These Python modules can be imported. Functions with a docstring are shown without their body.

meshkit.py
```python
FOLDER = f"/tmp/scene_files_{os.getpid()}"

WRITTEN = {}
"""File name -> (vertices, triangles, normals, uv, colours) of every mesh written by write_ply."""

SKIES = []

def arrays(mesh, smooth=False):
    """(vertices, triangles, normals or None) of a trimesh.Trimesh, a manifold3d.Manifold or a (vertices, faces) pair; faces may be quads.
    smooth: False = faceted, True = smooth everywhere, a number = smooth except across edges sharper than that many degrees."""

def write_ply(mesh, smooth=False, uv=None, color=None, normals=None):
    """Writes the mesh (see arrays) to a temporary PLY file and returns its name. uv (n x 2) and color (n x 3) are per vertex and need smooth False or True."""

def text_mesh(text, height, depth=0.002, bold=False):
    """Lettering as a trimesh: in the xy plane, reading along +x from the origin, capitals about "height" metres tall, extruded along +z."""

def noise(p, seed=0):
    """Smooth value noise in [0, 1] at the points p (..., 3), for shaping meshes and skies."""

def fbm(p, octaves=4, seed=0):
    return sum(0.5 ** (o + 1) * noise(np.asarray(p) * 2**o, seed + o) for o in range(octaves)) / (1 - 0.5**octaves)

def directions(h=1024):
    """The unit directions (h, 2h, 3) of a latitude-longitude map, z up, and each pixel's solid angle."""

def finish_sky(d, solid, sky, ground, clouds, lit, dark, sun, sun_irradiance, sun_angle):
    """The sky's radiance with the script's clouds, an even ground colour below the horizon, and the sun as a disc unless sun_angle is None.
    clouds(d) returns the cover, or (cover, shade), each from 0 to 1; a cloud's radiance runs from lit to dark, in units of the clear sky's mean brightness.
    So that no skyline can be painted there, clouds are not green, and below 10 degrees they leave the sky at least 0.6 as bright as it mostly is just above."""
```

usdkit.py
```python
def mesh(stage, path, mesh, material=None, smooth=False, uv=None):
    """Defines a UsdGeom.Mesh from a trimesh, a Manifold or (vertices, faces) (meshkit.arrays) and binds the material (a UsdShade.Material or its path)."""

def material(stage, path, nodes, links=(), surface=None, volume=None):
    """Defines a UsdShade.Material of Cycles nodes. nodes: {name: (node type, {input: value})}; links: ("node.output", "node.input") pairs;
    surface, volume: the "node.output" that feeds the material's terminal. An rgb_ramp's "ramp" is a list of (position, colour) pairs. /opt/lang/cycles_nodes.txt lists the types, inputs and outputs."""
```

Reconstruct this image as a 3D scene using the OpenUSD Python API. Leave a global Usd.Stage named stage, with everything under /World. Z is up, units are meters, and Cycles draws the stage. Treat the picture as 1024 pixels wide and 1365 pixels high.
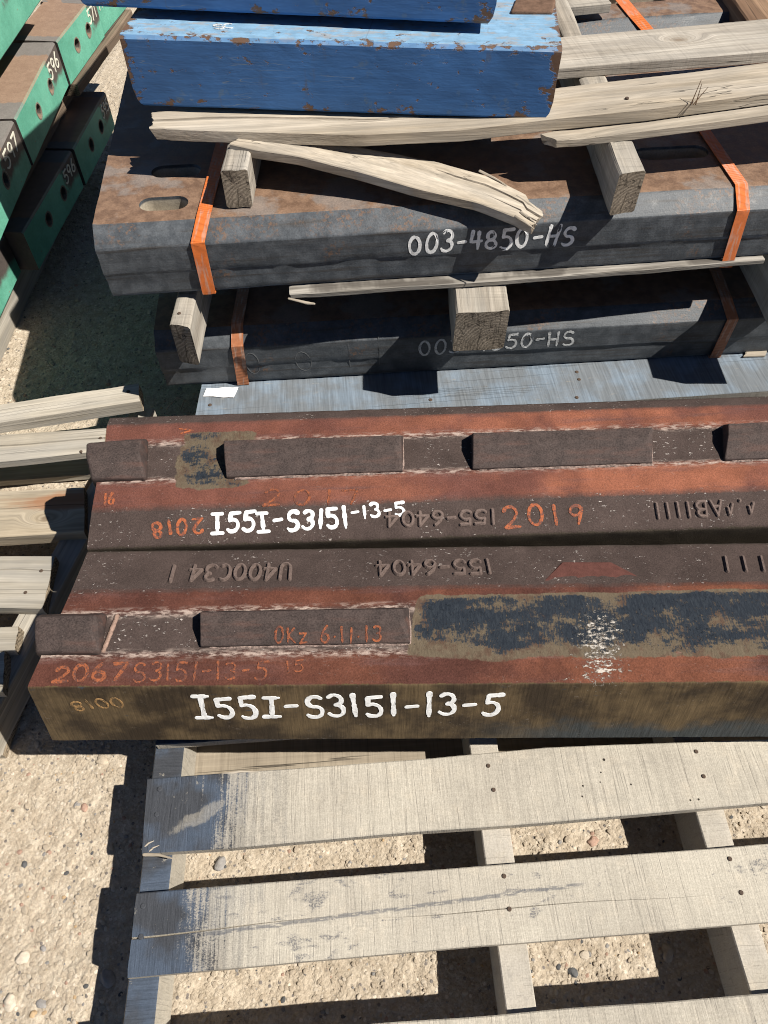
import math, random
import numpy as np, trimesh, manifold3d, usdkit, meshkit
from scipy.spatial import cKDTree
from shapely.geometry import LineString, MultiPolygon
from shapely.ops import unary_union, substring
from pxr import Usd, UsdGeom, UsdLux, UsdShade, Gf, Sdf, Vt

stage = Usd.Stage.CreateInMemory()
UsdGeom.SetStageUpAxis(stage, UsdGeom.Tokens.z)
UsdGeom.SetStageMetersPerUnit(stage, 1.0)
world = UsdGeom.Xform.Define(stage, '/World'); stage.SetDefaultPrim(world.GetPrim())
UsdGeom.Scope.Define(stage, '/World/Looks')

# ------------------------------------------------------------------ camera, sky, sun, exposure
CAM_H, PITCH, F = 1.22, math.radians(53.8), 980.0
cam = UsdGeom.Camera.Define(stage, '/World/camera')
cam.AddTranslateOp().Set(Gf.Vec3d(0, 0, CAM_H))
cam.AddRotateXOp().Set(90 - 53.8)
cam.CreateHorizontalApertureAttr(36.0); cam.CreateVerticalApertureAttr(48.0)
cam.CreateFocalLengthAttr(36.0 * F / 1024)
cam.CreateClippingRangeAttr(Gf.Vec2f(0.05, 500))
cam.CreateExposureAttr(0.72)
SUN = np.array([0.74, -0.21, 1.0]); SUN /= np.linalg.norm(SUN)
ELEV, ROT = math.asin(SUN[2]), math.atan2(SUN[0], SUN[1])
usdkit.material(stage, '/World/Looks/sky', {
    's': ('sky_texture', {'sky_type': 'single_scattering', 'sun_disc': False, 'altitude': 1600.0, 'air_density': 0.6, 'aerosol_density': 0.15, 'sun_elevation': ELEV, 'sun_rotation': ROT}),
    'b': ('background_shader', {'strength': 0.05})}, [('s.color', 'b.color')], surface='b.background')
dome = UsdLux.DomeLight.Define(stage, '/World/sky')
UsdShade.MaterialBindingAPI.Apply(dome.GetPrim()).Bind(UsdShade.Material.Get(stage, '/World/Looks/sky'))
dome.GetPrim().SetCustomDataByKey('kind', 'structure')
sun = UsdLux.DistantLight.Define(stage, '/World/sun')
sun.CreateNormalizeAttr(True); sun.CreateIntensityAttr(1.25); sun.CreateAngleAttr(0.53); sun.CreateColorAttr(Gf.Vec3f(1.0, 0.95, 0.87))
_m = Gf.Matrix4d(1.0); _m.SetRotateOnly(Gf.Rotation(Gf.Vec3d(0, 0, 1), Gf.Vec3d(*map(float, SUN)))); sun.AddTransformOp().Set(_m)

# ------------------------------------------------------------------ places: the photograph's layout turned into metres
SP, CP = math.sin(PITCH), math.cos(PITCH)
def ray(u, v):
    a, b = (u - 512) / F, -(v - 682.5) / F
    return np.array([a, CP + b * SP, -SP + b * CP])
def P(u, v, z):
    d = ray(u, v); return np.array([0, 0, CAM_H]) + d * ((z - CAM_H) / d[2])
def RP(u, v, p0, n):
    d, c = ray(u, v), np.array([0, 0, CAM_H]); return c + d * (np.dot(np.asarray(p0) - c, n) / np.dot(d, n))
def unit(a): a = np.asarray(a, float); return a / np.linalg.norm(a)

# ------------------------------------------------------------------ scene writing helpers
MAT = {'/World': np.eye(4)}; BODY = {}
USED = set()
def path_for(parent, name):
    base = f'{parent}/{name}'; p, k = base, 0
    while p in USED: k += 1; p = f'{base}_{k:03d}'
    USED.add(p); return p
def frame(origin, ang=0.0):
    c, s = math.cos(ang), math.sin(ang); M = np.eye(4); M[:3, :3] = [[c, -s, 0], [s, c, 0], [0, 0, 1]]; M[:3, 3] = origin; return M
def set_matrix(prim, path, parent, M):
    L = np.linalg.inv(MAT[parent]) @ M; MAT[path] = M
    UsdGeom.Xformable(prim).AddTransformOp().Set(Gf.Matrix4d(*L.T.ravel().tolist()))
def tag(prim, label=None, cat=None, group=None, kind=None):
    for k, v in (('label', label), ('category', cat), ('group', group), ('kind', kind)):
        if v: prim.SetCustomDataByKey(k, v)
    return prim
def thing(name, origin, label, cat, group=None):
    p = path_for('/World', name); x = UsdGeom.Xform.Define(stage, p); set_matrix(x.GetPrim(), p, '/World', frame(origin)); tag(x.GetPrim(), label, cat, group); return p
def put(parent, name, v, f, mat, smooth=30, origin=None, ang=0.0, uv=None, prim=None, label=None, cat=None, group=None, kind=None):
    """One mesh, its vertices given in world metres; origin and ang set its own frame (used by its grain)."""
    v = np.asarray(v, float); f = np.asarray(f, int)
    if f.shape[1] == 4: f = np.vstack([f[:, [0, 1, 2]], f[:, [0, 2, 3]]])
    p = path_for(parent, name)
    M = frame(v.mean(0) if origin is None else origin, ang)
    lv = (np.linalg.inv(M) @ np.c_[v, np.ones(len(v))].T).T[:, :3]
    v2, f2, n = meshkit.arrays((lv, f), smooth)
    m = UsdGeom.Mesh.Define(stage, p)
    m.CreatePointsAttr(Vt.Vec3fArray.FromNumpy(v2.astype(np.float32)))
    m.CreateFaceVertexCountsAttr(Vt.IntArray.FromNumpy(np.full(len(f2), 3, np.int32)))
    m.CreateFaceVertexIndicesAttr(Vt.IntArray.FromNumpy(f2.astype(np.int32).ravel()))
    m.CreateSubdivisionSchemeAttr('none')
    if n is not None:
        m.CreateNormalsAttr(Vt.Vec3fArray.FromNumpy(n.astype(np.float32))); m.SetNormalsInterpolation('vertex')
    if uv is not None or prim:
        near = cKDTree(lv).query(v2)[1]
        if uv is not None: UsdGeom.PrimvarsAPI(m).CreatePrimvar('st', Sdf.ValueTypeNames.TexCoord2fArray, 'vertex').Set(Vt.Vec2fArray.FromNumpy(np.asarray(uv, np.float32)[near]))
        for k, a in (prim or {}).items(): UsdGeom.PrimvarsAPI(m).CreatePrimvar(k, Sdf.ValueTypeNames.FloatArray, 'vertex').Set(Vt.FloatArray.FromNumpy(np.asarray(a, np.float32)[near]))
    UsdShade.MaterialBindingAPI.Apply(m.GetPrim()).Bind(UsdShade.Material.Get(stage, mat))
    set_matrix(m.GetPrim(), p, parent, M); tag(m.GetPrim(), label, cat, group, kind)
    return p
def outward(v, f):
    t = trimesh.Trimesh(v, f, process=False)
    return f[:, ::-1] if t.volume < 0 else f
def mf(m):
    a = m.to_mesh(); return np.array(a.vert_properties[:, :3], float), np.array(a.tri_verts, int)
def to_manifold(v, f): return manifold3d.Manifold(manifold3d.Mesh(np.asarray(v, np.float32), np.asarray(f, np.uint32)))
def displace(v, f, amp, scale, seed, lo=0.0, octaves=3):
    n = trimesh.Trimesh(v, f, process=False).vertex_normals
    return v + n * ((meshkit.fbm(v * scale + 17.3, octaves, seed) - 0.5) * 2 * amp)[:, None]

# ------------------------------------------------------------------ procedural materials
class G:
    def __init__(s, name): s.name, s.nodes, s.links, s.k = name, {}, [], 0
    def N(s, kind, out, **kw):
        s.k += 1; nm = f'n{s.k}'; inp = {}
        for a, b in kw.items():
            if isinstance(b, str) and '.' in b and b.split('.')[0] in s.nodes: s.links.append((b, f'{nm}.{a}'))
            else: inp[a] = b
        s.nodes[nm] = (kind, inp); return f'{nm}.{out}'
    def obj(s): return s.N('texture_coordinate', 'object')
    def onor(s): return s.N('texture_coordinate', 'normal')
    def uv(s): return s.N('texture_coordinate', 'UV')
    def attr(s, a): return s.N('attribute', 'fac', attribute=a)
    def map(s, v, scale=(1, 1, 1), loc=(0, 0, 0), rot=(0, 0, 0)): return s.N('mapping', 'vector', vector=v, scale=scale, location=loc, rotation=rot)
    def noise(s, v, scale=1.0, detail=4, rough=0.5, dist=0.0): return s.N('noise_texture', 'fac', vector=v, scale=scale, detail=detail, roughness=rough, distortion=dist)
    def ramp(s, fac, stops, interp=True):
        return s.N('rgb_ramp', 'color', fac=fac, ramp=[(p, (c if np.ndim(c) else (c, c, c))) for p, c in stops], interpolate=interp)
    def step(s, fac, a, b):
        if a > b: return s.math('subtract', 1.0, s.step(fac, b, a))
        return s.N('map_range', 'result', range_type='smoothstep', value=fac, from_min=a, from_max=b, to_min=0.0, to_max=1.0, clamp=True)
    def rng(s, fac, a, b, c, d): return s.N('map_range', 'result', value=fac, from_min=a, from_max=b, to_min=c, to_max=d, clamp=True)
    def math(s, op, a, b=0.5, c=0.0): return s.N('math', 'value', math_type=op, value1=a, value2=b, value3=c)
    def mul(s, *a):
        r = a[0]
        for b in a[1:]: r = s.math('multiply', r, b)
        return r
    def mix(s, fac, a, b, t='mix'): return s.N('mix', 'color', mix_type=t, fac=fac, color1=a, color2=b)
    def xyz(s, v):
        s.k += 1; nm = f'n{s.k}'; s.nodes[nm] = ('separate_xyz', {}); s.links.append((v, f'{nm}.vector')); return f'{nm}.x', f'{nm}.y', f'{nm}.z'
    def comb(s, x, y, z): return s.N('combine_xyz', 'vector', x=x, y=y, z=z)
    def bump(s, h, dist=0.002, strength=1.0, normal=None):
        return s.N('bump', 'normal', height=h, distance=dist, strength=strength, **({'normal': normal} if normal else {}))
    def grey(s, val): return s.comb(val, val, val)
    def done(s, color, rough=0.7, normal=None, spec=0.3, **kw):
        if normal: kw['normal'] = normal
        o = s.N('principled_bsdf', 'BSDF', base_color=color, roughness=rough, specular_ior_level=spec, **kw)
        usdkit.material(stage, f'/World/Looks/{s.name}', s.nodes, s.links, surface=o); return f'/World/Looks/{s.name}'

def wood(name, light, dark, saw=0.0, layers=False, soft=1.0, paint=None, grey=0.0, stain=None, pcol=((0.052, 0.055, 0.062), (0.072, 0.090, 0.120)), knots=(), grain=1.0, end=(0.16, 0.13, 0.10)):
    """Weathered sawn timber: long grain along the piece, saw marks across it, checks; paint=(x0, x1) fades blue-grey overspray out along the piece."""
    g = G(name); o = g.obj(); x, y, z = g.xyz(o)
    oi = g.N('object_info', 'random'); off = g.mul(oi, 37.0)
    o2 = g.comb(g.math('add', x, off), y, z)
    if knots:
        pull = None
        for kx, ky, kr in knots:
            d = g.N('vector_math', 'value', math_type='length', vector1=g.comb(g.math('multiply', g.math('subtract', x, kx), 0.45), g.math('subtract', y, ky), 0.0))
            kk = g.N('map_range', 'result', range_type='smoothstep', value=d, from_min=0.0, from_max=kr * 3.5, to_min=1.0, to_max=0.0, clamp=True); kk = g.math('maximum', g.math('minimum', kk, 1.0), 0.0)
            pull = kk if pull is None else g.math('maximum', pull, kk)
        o2 = g.comb(g.math('add', x, off), g.math('add', y, g.mul(pull, 0.05)), z)
    big = g.noise(g.map(o2, (1.6 * grain, 26 * grain, 26 * grain)), 1.0, 4, 0.55, 0.6)
    fine = g.noise(g.map(o2, (9, 420, 420)), 1.0, 3, 0.6)
    mid = g.noise(g.map(o2, (3.5, 120, 120)), 1.0, 4, 0.6, 0.3)
    blot = g.noise(o2, 9.0, 4, 0.6)
    c = g.mix(g.step(big, 0.3, 0.72), dark, light)
    c = g.mix(1.0, c, g.grey(g.rng(mid, 0.3, 0.7, 1 - 0.28 * soft, 1 + 0.18 * soft)), 'multiply')
    c = g.mix(1.0, c, g.grey(g.rng(fine, 0.3, 0.7, 1 - 0.16 * soft, 1 + 0.10 * soft)), 'multiply')
    c = g.mix(1.0, c, g.grey(g.rng(blot, 0.3, 0.75, 1.10, 0.82)), 'multiply')
    height = g.math('add', g.mul(mid, 0.6), g.mul(fine, 0.4))
    if saw:
        sv = g.map(o2, (330, 9, 60), rot=(0, 0, 0.16)); sn = g.noise(sv, 1.0, 3, 0.6)
        sv2 = g.map(o2, (70, 3, 20), rot=(0, 0, 0.2)); sn2 = g.noise(sv2, 1.0, 3, 0.6)
        msk = g.step(g.noise(o2, 6.0, 3, 0.5), 0.35, 0.62); ln = g.noise(g.map(o2, (34, 0.7, 0.7), rot=(0, 0, 0.16)), 1.0, 2, 0.5); ln = g.mul(g.step(g.math('absolute', g.math('subtract', ln, 0.5)), 0.022, 0.004), g.step(g.noise(o2, 22.0, 3, 0.6), 0.3, 0.5))
        c = g.mix(1.0, c, g.grey(g.math('add', 1.0, g.mul(msk, g.rng(sn, 0.32, 0.68, -saw, saw * 0.5)))), 'multiply')
        c = g.mix(1.0, c, g.grey(g.math('subtract', 1.0, g.mul(ln, min(saw * 1.1, 0.5)))), 'multiply'); c = g.mix(1.0, c, g.grey(g.rng(sn2, 0.3, 0.6, 1 - saw * 0.10, 1.0)), 'multiply')
        height = g.math('add', height, g.mul(sn, saw * 2.0))
    chk = g.noise(g.map(o2, (0.45, 52, 52)), 1.0, 2, 0.5, 0.25)
    crack = g.mul(g.step(g.math('absolute', g.math('subtract', chk, 0.56)), 0.008, 0.003), g.step(g.noise(g.map(o2, (3, 9, 9)), 1.0, 2), 0.52, 0.62))
    c = g.mix(g.mul(crack, 0.8), c, (0.05, 0.042, 0.035))
    height = g.math('subtract', height, g.mul(crack, 1.5))
    if knots:
        for kx, ky, kr in knots:
            dv = g.comb(g.math('multiply', g.math('subtract', x, kx), 0.7), g.math('subtract', y, ky), 0.0)
            d = g.N('vector_math', 'value', math_type='length', vector1=dv)
            d2 = g.math('add', d, g.mul(g.math('subtract', mid, 0.5), kr * 0.9))
            c = g.mix(g.mul(g.step(d2, kr * 1.1, kr * 0.4), 0.55), c, (0.13, 0.09, 0.06))
            ring = g.math('sine', g.mul(d2, 700.0))
            c = g.mix(g.mul(g.step(d, kr * 2.6, kr * 0.8), g.step(ring, 0.2, 0.9), 0.35), c, (0.2, 0.15, 0.10))
    if grey: c = g.mix(g.mul(g.step(g.noise(g.map(o2, (4, 22, 22)), 1.0, 4, 0.6), 0.35, 0.65), grey), c, (0.24, 0.235, 0.225))
    if stain:
        for (sx, sy, rx, ry, col) in stain:
            d = g.N('vector_math', 'value', math_type='length', vector1=g.comb(g.math('divide', g.math('subtract', x, sx), rx), g.math('divide', g.math('subtract', y, sy), ry), 0.0))
            d = g.math('add', d, g.mul(g.math('subtract', blot, 0.5), 1.6)); d = g.math('add', d, g.mul(g.math('subtract', mid, 0.5), 0.9))
            c = g.mix(g.mul(g.step(d, 1.1, 0.5), 0.8), c, col)
    if paint:
        pn = g.math('add', x, g.mul(g.math('subtract', g.noise(g.map(o2, (9, 120, 30), rot=(0, 0, 0.2)), 1.0, 5, 0.7), 0.5), paint[2]))
        pm = g.step(pn, paint[1], paint[0])
        wear = g.step(g.noise(g.map(o2, (40, 130, 60), rot=(0, 0, 0.5)), 1.0, 5, 0.7), 0.72, 0.6)
        pc = g.mix(g.step(g.noise(o2, 14.0, 4, 0.6), 0.4, 0.66), *pcol)
        pc = g.mix(1.0, pc, g.grey(g.rng(g.noise(g.map(o2, (300, 12, 60), rot=(0, 0, 0.2)), 1.0, 3, 0.6), 0.3, 0.7, 0.75, 1.18)), 'multiply')
        c = g.mix(g.mul(pm, g.rng(wear, 0, 1, 0.35, 0.96), g.step(g.xyz(g.onor())[2], 0.3, 0.6)), c, pc)
    if layers:
        lz = g.math('sine', g.math('add', g.mul(z, 2100.0), g.mul(g.noise(g.map(o2, (12, 4, 90)), 1.0, 4, 0.6), 7.0)))
        c = g.mix(g.mul(g.step(lz, 0.25, 0.9), 0.7), c, (0.06, 0.052, 0.045))
    nx, ny, nz = g.xyz(g.onor())
    em = g.step(g.math('absolute', nx), 0.75, 0.9)
    rr = g.N('vector_math', 'value', math_type='length', vector1=g.comb(0.0, g.math('add', y, 0.03), g.math('add', z, 0.05)))
    rings = g.math('sine', g.math('add', g.mul(rr, 1050.0), g.mul(g.noise(o, 45.0, 4), 14.0)))
    ec = g.mix(g.step(rings, -0.4, 0.9), tuple(k * 0.66 for k in end), end)
    rad = g.noise(g.map(o, (1, 200, 40)), 1.0, 3, 0.6)
    ec = g.mix(g.step(rad, 0.56, 0.66), ec, tuple(k * 0.35 for k in end))
    cr = g.noise(g.map(o, (1, 26, 60)), 1.0, 3, 0.6); ec = g.mix(g.mul(g.step(g.math('absolute', g.math('subtract', cr, 0.5)), 0.014, 0.004), 0.85), ec, (0.03, 0.025, 0.02)); ec = g.mix(1.0, ec, g.grey(g.rng(g.noise(o, 24.0, 4, 0.6), 0.3, 0.7, 0.75, 1.2)), 'multiply')
    c = g.mix(em, c, ec)
    c = g.mix(1.0, c, g.grey(g.rng(oi, 0, 1, 0.9, 1.08)), 'multiply')
    return g.done(c, 0.9, g.bump(height, 0.0016, 0.8), 0.06)

def deck_wood(name, paint=None, light=(0.43, 0.392, 0.325), dark=(0.345, 0.312, 0.26), slant=0.16, saw=1.0, specks=0.5, dash=None, scar=None):
    """Grey-beige sawn pallet board: fine saw marks across, weathered specks; slate overspray on the end up to x = paint, breaking up along the saw marks."""
    g = G(name); o = g.obj(); x, y, z = g.xyz(o); oi = g.N('object_info', 'random')
    o2 = g.comb(g.math('add', x, g.mul(oi, 37.0)), y, z)
    big, mid = g.noise(o2, 5.0, 4, 0.6), g.noise(o2, 34.0, 5, 0.65)
    sp = g.noise(g.map(o2, (420, 520, 520)), 1.0, 4, 0.75); gr = g.noise(g.map(o2, (60, 420, 420)), 1.0, 4, 0.6)
    sv = g.noise(g.map(o2, (430, 26, 60), rot=(0, 0, slant)), 1.0, 4, 0.7); sv2 = g.noise(g.map(o2, (120, 5, 30), rot=(0, 0, slant)), 1.0, 3, 0.6)
    ln = g.noise(g.map(o2, (38, 0.9, 0.9), rot=(0, 0, slant)), 1.0, 2, 0.5)
    ln = g.mul(g.step(g.math('absolute', g.math('subtract', ln, 0.5)), 0.016, 0.002), g.step(g.noise(o2, 42.0, 4, 0.7), 0.36, 0.6))
    c = g.mix(g.step(big, 0.3, 0.7), dark, light)
    c = g.mix(g.mul(g.step(mid, 0.5, 0.7), 0.35), c, (0.47, 0.41, 0.325))
    for f_, a, b in ((sp, 0.80, 1.16), (gr, 0.93, 1.06), (sv, 1 - 0.13 * saw, 1 + 0.09 * saw), (sv2, 1 - 0.10 * saw, 1 + 0.05 * saw)): c = g.mix(1.0, c, g.grey(g.rng(f_, 0.3, 0.7, a, b)), 'multiply')
    c = g.mix(g.mul(ln, 0.22 * saw), c, (0.15, 0.13, 0.11))
    wk = g.mul(g.step(g.math('add', g.noise(g.map(o2, (30, 70, 60)), 1.0, 5, 0.7), g.mul(g.math('subtract', g.noise(o2, 4.0, 3, 0.5), 0.5), 0.5)), 0.60, 0.68), g.step(sp, 0.42, 0.56), specks)
    c = g.mix(wk, c, (0.135, 0.13, 0.13))
    h = g.math('add', g.mul(sv, 1.2), g.math('add', g.mul(sp, 0.5), g.mul(ln, -0.5)))
    if dash:
        for (x0, x1, y0, sl, w_) in dash:
            yy = g.math('subtract', g.math('subtract', y, y0), g.math('multiply', g.math('subtract', x, x0), sl))
            yy = g.math('absolute', g.math('add', yy, g.mul(g.math('subtract', g.noise(g.map(o2, (30, 4, 4)), 1.0, 3), 0.5), 0.006)))
            d = g.mul(g.step(yy, w_, w_ * 0.4), g.step(x, x0 - 0.02, x0 + 0.01), g.step(x, x1 + 0.02, x1 - 0.01), g.step(g.noise(g.map(o2, (70, 300, 60)), 1.0, 4, 0.7), 0.38, 0.5))
            c = g.mix(g.mul(d, 0.75), c, (0.12, 0.12, 0.125))
    if paint is not None:
        rag = g.math('add', g.mul(g.math('subtract', sv2, 0.5), 0.16), g.math('add', g.mul(g.math('subtract', sp, 0.5), 0.10), g.mul(g.math('subtract', g.noise(o2, 26.0, 4, 0.7), 0.5), 0.05)))
        pm = g.step(g.math('add', x, rag), paint + 0.032, paint - 0.01)
        pm = g.math('maximum', pm, g.mul(g.step(g.math('add', x, rag), paint + 0.10, paint + 0.0), 0.42))
        pc = g.mix(g.step(g.noise(o2, 13.0, 4, 0.55), 0.42, 0.6), (0.046, 0.049, 0.056), (0.060, 0.076, 0.104))
        pc = g.mix(1.0, pc, g.grey(g.math('multiply', g.rng(sv, 0.3, 0.7, 0.78, 1.2), g.rng(sp, 0.3, 0.7, 0.86, 1.16))), 'multiply')
        sc = g.math('subtract', 1.0, g.mul(g.step(g.noise(g.map(o2, (60, 46, 46), rot=(0, 0, 0.9)), 1.0, 6, 0.75), 0.63, 0.69), 0.5))
        if scar:
            d = g.N('vector_math', 'value', math_type='length', vector1=g.comb(g.math('divide', g.math('subtract', x, scar[0]), scar[2]), g.math('divide', g.math('subtract', g.math('subtract', y, scar[1]), g.math('multiply', g.math('subtract', x, scar[0]), 0.45)), scar[3]), 0.0))
            sc = g.mul(sc, g.math('subtract', 1.0, g.mul(g.step(g.math('add', d, g.math('add', g.mul(g.math('subtract', mid, 0.5), 2.4), g.mul(g.math('subtract', sv, 0.5), 1.0))), 1.1, 0.7), 0.34)))
        c = g.mix(g.mul(pm, sc, g.step(g.xyz(g.onor())[2], 0.3, 0.6)), c, pc)
    return g.done(c, 0.9, g.bump(h, 0.0011, 0.8), 0.06)

def flat(name, col, rough=0.7, var=0.25, scale=60.0, bump=0.0005, spec=0.1, metallic=0.0):
    g = G(name); o = g.obj(); n = g.noise(o, scale, 5, 0.6); n2 = g.noise(o, scale * 7, 3, 0.6)
    c = g.mix(1.0, col, g.grey(g.math('add', g.rng(n, 0.25, 0.75, 1 - var, 1 + var * 0.7), g.rng(n2, 0.2, 0.8, -var * 0.4, var * 0.4))), 'multiply')
    return g.done(c, rough, g.bump(n2, bump, 1.0), spec, metallic=metallic)

def casting_mat(name, bands, tint=1.0):
    """Rusted cast steel. UV: u metres along, v counts the bands across; patch / chips are wear with a shape of its own."""
    g = G(name); uv = g.uv(); u, v, _ = g.xyz(uv); o = g.obj()
    jit = g.noise(o, 70.0, 4, 0.7)
    vj = g.math('add', v, g.mul(g.math('subtract', jit, 0.5), 0.16))
    cols = {'olive': (0.105, 0.077, 0.034), 'red': tuple(k * tint for k in (0.112, 0.045, 0.034)), 'brown': (0.058, 0.042, 0.037), 'dark': (0.05, 0.04, 0.03)}
    nb = len(bands); stops = []
    for i, b in enumerate(bands): stops += [((i + (0.001 if i < 2 else 0.07)) / nb, cols[b]), ((i + (0.999 if i < 1 else 0.93)) / nb, cols[b])]
    fac = g.math('divide', vj, float(nb))
    c = g.ramp(fac, stops)
    brown = g.ramp(fac, [(p, 1.0 if q == cols['brown'] else 0.0) for p, q in stops])
    red = g.ramp(fac, [(p, 1.0 if q == cols['red'] else 0.0) for p, q in stops])
    olive = g.ramp(g.math('divide', v, float(nb)), [(p, 1.0 if q == cols['olive'] else 0.0) for p, q in stops])
    n1, n2, n3 = g.noise(o, 22.0, 5, 0.6), g.noise(o, 420.0, 4, 0.7), g.noise(g.map(o, (6, 60, 60)), 1.0, 5, 0.6)
    c = g.mix(g.mul(red, g.step(g.noise(o, 7.0, 4, 0.6), 0.38, 0.62), g.rng(u, 0.15, 0.75, 0.15, 1.0)), c, tuple(k * tint for k in (0.215, 0.080, 0.047)))
    c = g.mix(g.mul(red, g.step(n3, 0.5, 0.75), 0.7), c, (0.095, 0.05, 0.045))
    c = g.mix(1.0, c, g.grey(g.rng(n1, 0.25, 0.75, 0.72, 1.25)), 'multiply')
    c = g.mix(1.0, c, g.grey(g.rng(n2, 0.25, 0.75, 0.62, 1.42)), 'multiply')
    # olive ground face: slanting grinder scratches and darker clouds
    scr = g.noise(g.map(o, (480, 30, 22), rot=(0, -0.22, 0)), 1.0, 4, 0.75)
    cl = g.noise(g.map(o, (13, 20, 15), rot=(0, -0.3, 0)), 1.0, 5, 0.6)
    oc = g.mix(g.step(cl, 0.38, 0.66), (0.032, 0.023, 0.015), (0.096, 0.067, 0.036))
    oc = g.mix(1.0, oc, g.grey(g.rng(scr, 0.3, 0.7, 0.6, 1.42)), 'multiply')
    oc = g.mix(g.mul(g.step(g.math('add', v, g.mul(g.math('subtract', cl, 0.5), 0.9)), 0.42, 0.12), g.attr('blue')), oc, g.mix(1.0, (0.04, 0.045, 0.046), g.grey(g.rng(scr, 0.3, 0.7, 0.45, 1.6)), 'multiply'))
    oc = g.mix(g.mul(g.step(g.noise(g.map(o, (24, 60, 60)), 1.0, 5, 0.7), 0.66, 0.70), 0.8), oc, (0.03, 0.037, 0.045))
    c = g.mix(olive, c, oc)
    # ground-off patch: olive bare metal with blue-black skin left on it
    pm = g.step(g.math('add', g.attr('patch'), g.math('add', g.mul(g.math('subtract', g.noise(o, 55.0, 5, 0.7), 0.5), 0.6), g.mul(g.math('subtract', g.noise(g.map(o, (14, 22, 20)), 1.0, 4, 0.6), 0.5), 0.9))), 0.30, 0.42)
    blo = g.noise(g.map(o, (17, 30, 24)), 1.0, 6, 0.7); st = g.noise(g.map(o, (330, 75, 80), rot=(0, 0, 0.25)), 1.0, 5, 0.75)
    mk = g.step(g.math('add', blo, g.math('add', g.mul(g.math('subtract', st, 0.5), 0.55), g.mul(g.math('subtract', g.attr('patch'), 0.78), 0.40))), 0.475, 0.565)
    pc = g.mix(mk, g.mix(1.0, g.mix(g.step(g.noise(o, 38.0, 4, 0.7), 0.46, 0.66), (0.108, 0.084, 0.057), (0.082, 0.052, 0.036)), g.grey(g.rng(st, 0.3, 0.7, 0.75, 1.25)), 'multiply'), g.mix(g.step(st, 0.35, 0.7), (0.013, 0.017, 0.024), (0.028, 0.034, 0.042)))
    c = g.mix(pm, c, pc)
    # lime scale, bright chips along the bead lines and on the cast skin
    fr = g.math('absolute', g.math('subtract', g.math('fraction', g.math('add', v, 0.5)), 0.5))
    bead = g.mul(g.attr('bead'), g.step(g.noise(g.map(o, (60, 200, 90)), 1.0, 4, 0.7), 0.44, 0.62))
    c = g.mix(g.mul(bead, 0.85, g.math('subtract', 1.0, pm)), c, (0.42, 0.33, 0.28))
    sp = g.mul(g.step(g.noise(g.map(o, (150, 260, 200)), 1.0, 3, 0.6), 0.63, 0.685), g.step(g.noise(o, 16.0, 3, 0.6), 0.42, 0.62), g.math('add', g.mul(brown, 0.9), 0.1))
    c = g.mix(g.mul(sp, g.math('subtract', 1.0, pm)), c, (0.42, 0.37, 0.34))
    ch = g.step(g.math('add', g.noise(g.map(o, (95, 170, 110)), 1.0, 6, 0.8), g.mul(g.math('subtract', g.attr('chips'), 1.0), 0.5)), 0.49, 0.545)
    c = g.mix(g.mul(ch, 0.9), c, (0.50, 0.455, 0.40))
    h = g.math('add', g.mul(n2, g.rng(olive, 0, 1, 1.0, 0.25)), g.math('add', g.mul(sp, 1.2), g.mul(ch, 1.2)))
    return g.done(c, g.rng(olive, 0, 1, 0.85, 0.6), g.bump(h, 0.0012, 0.9), 0.10)

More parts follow.
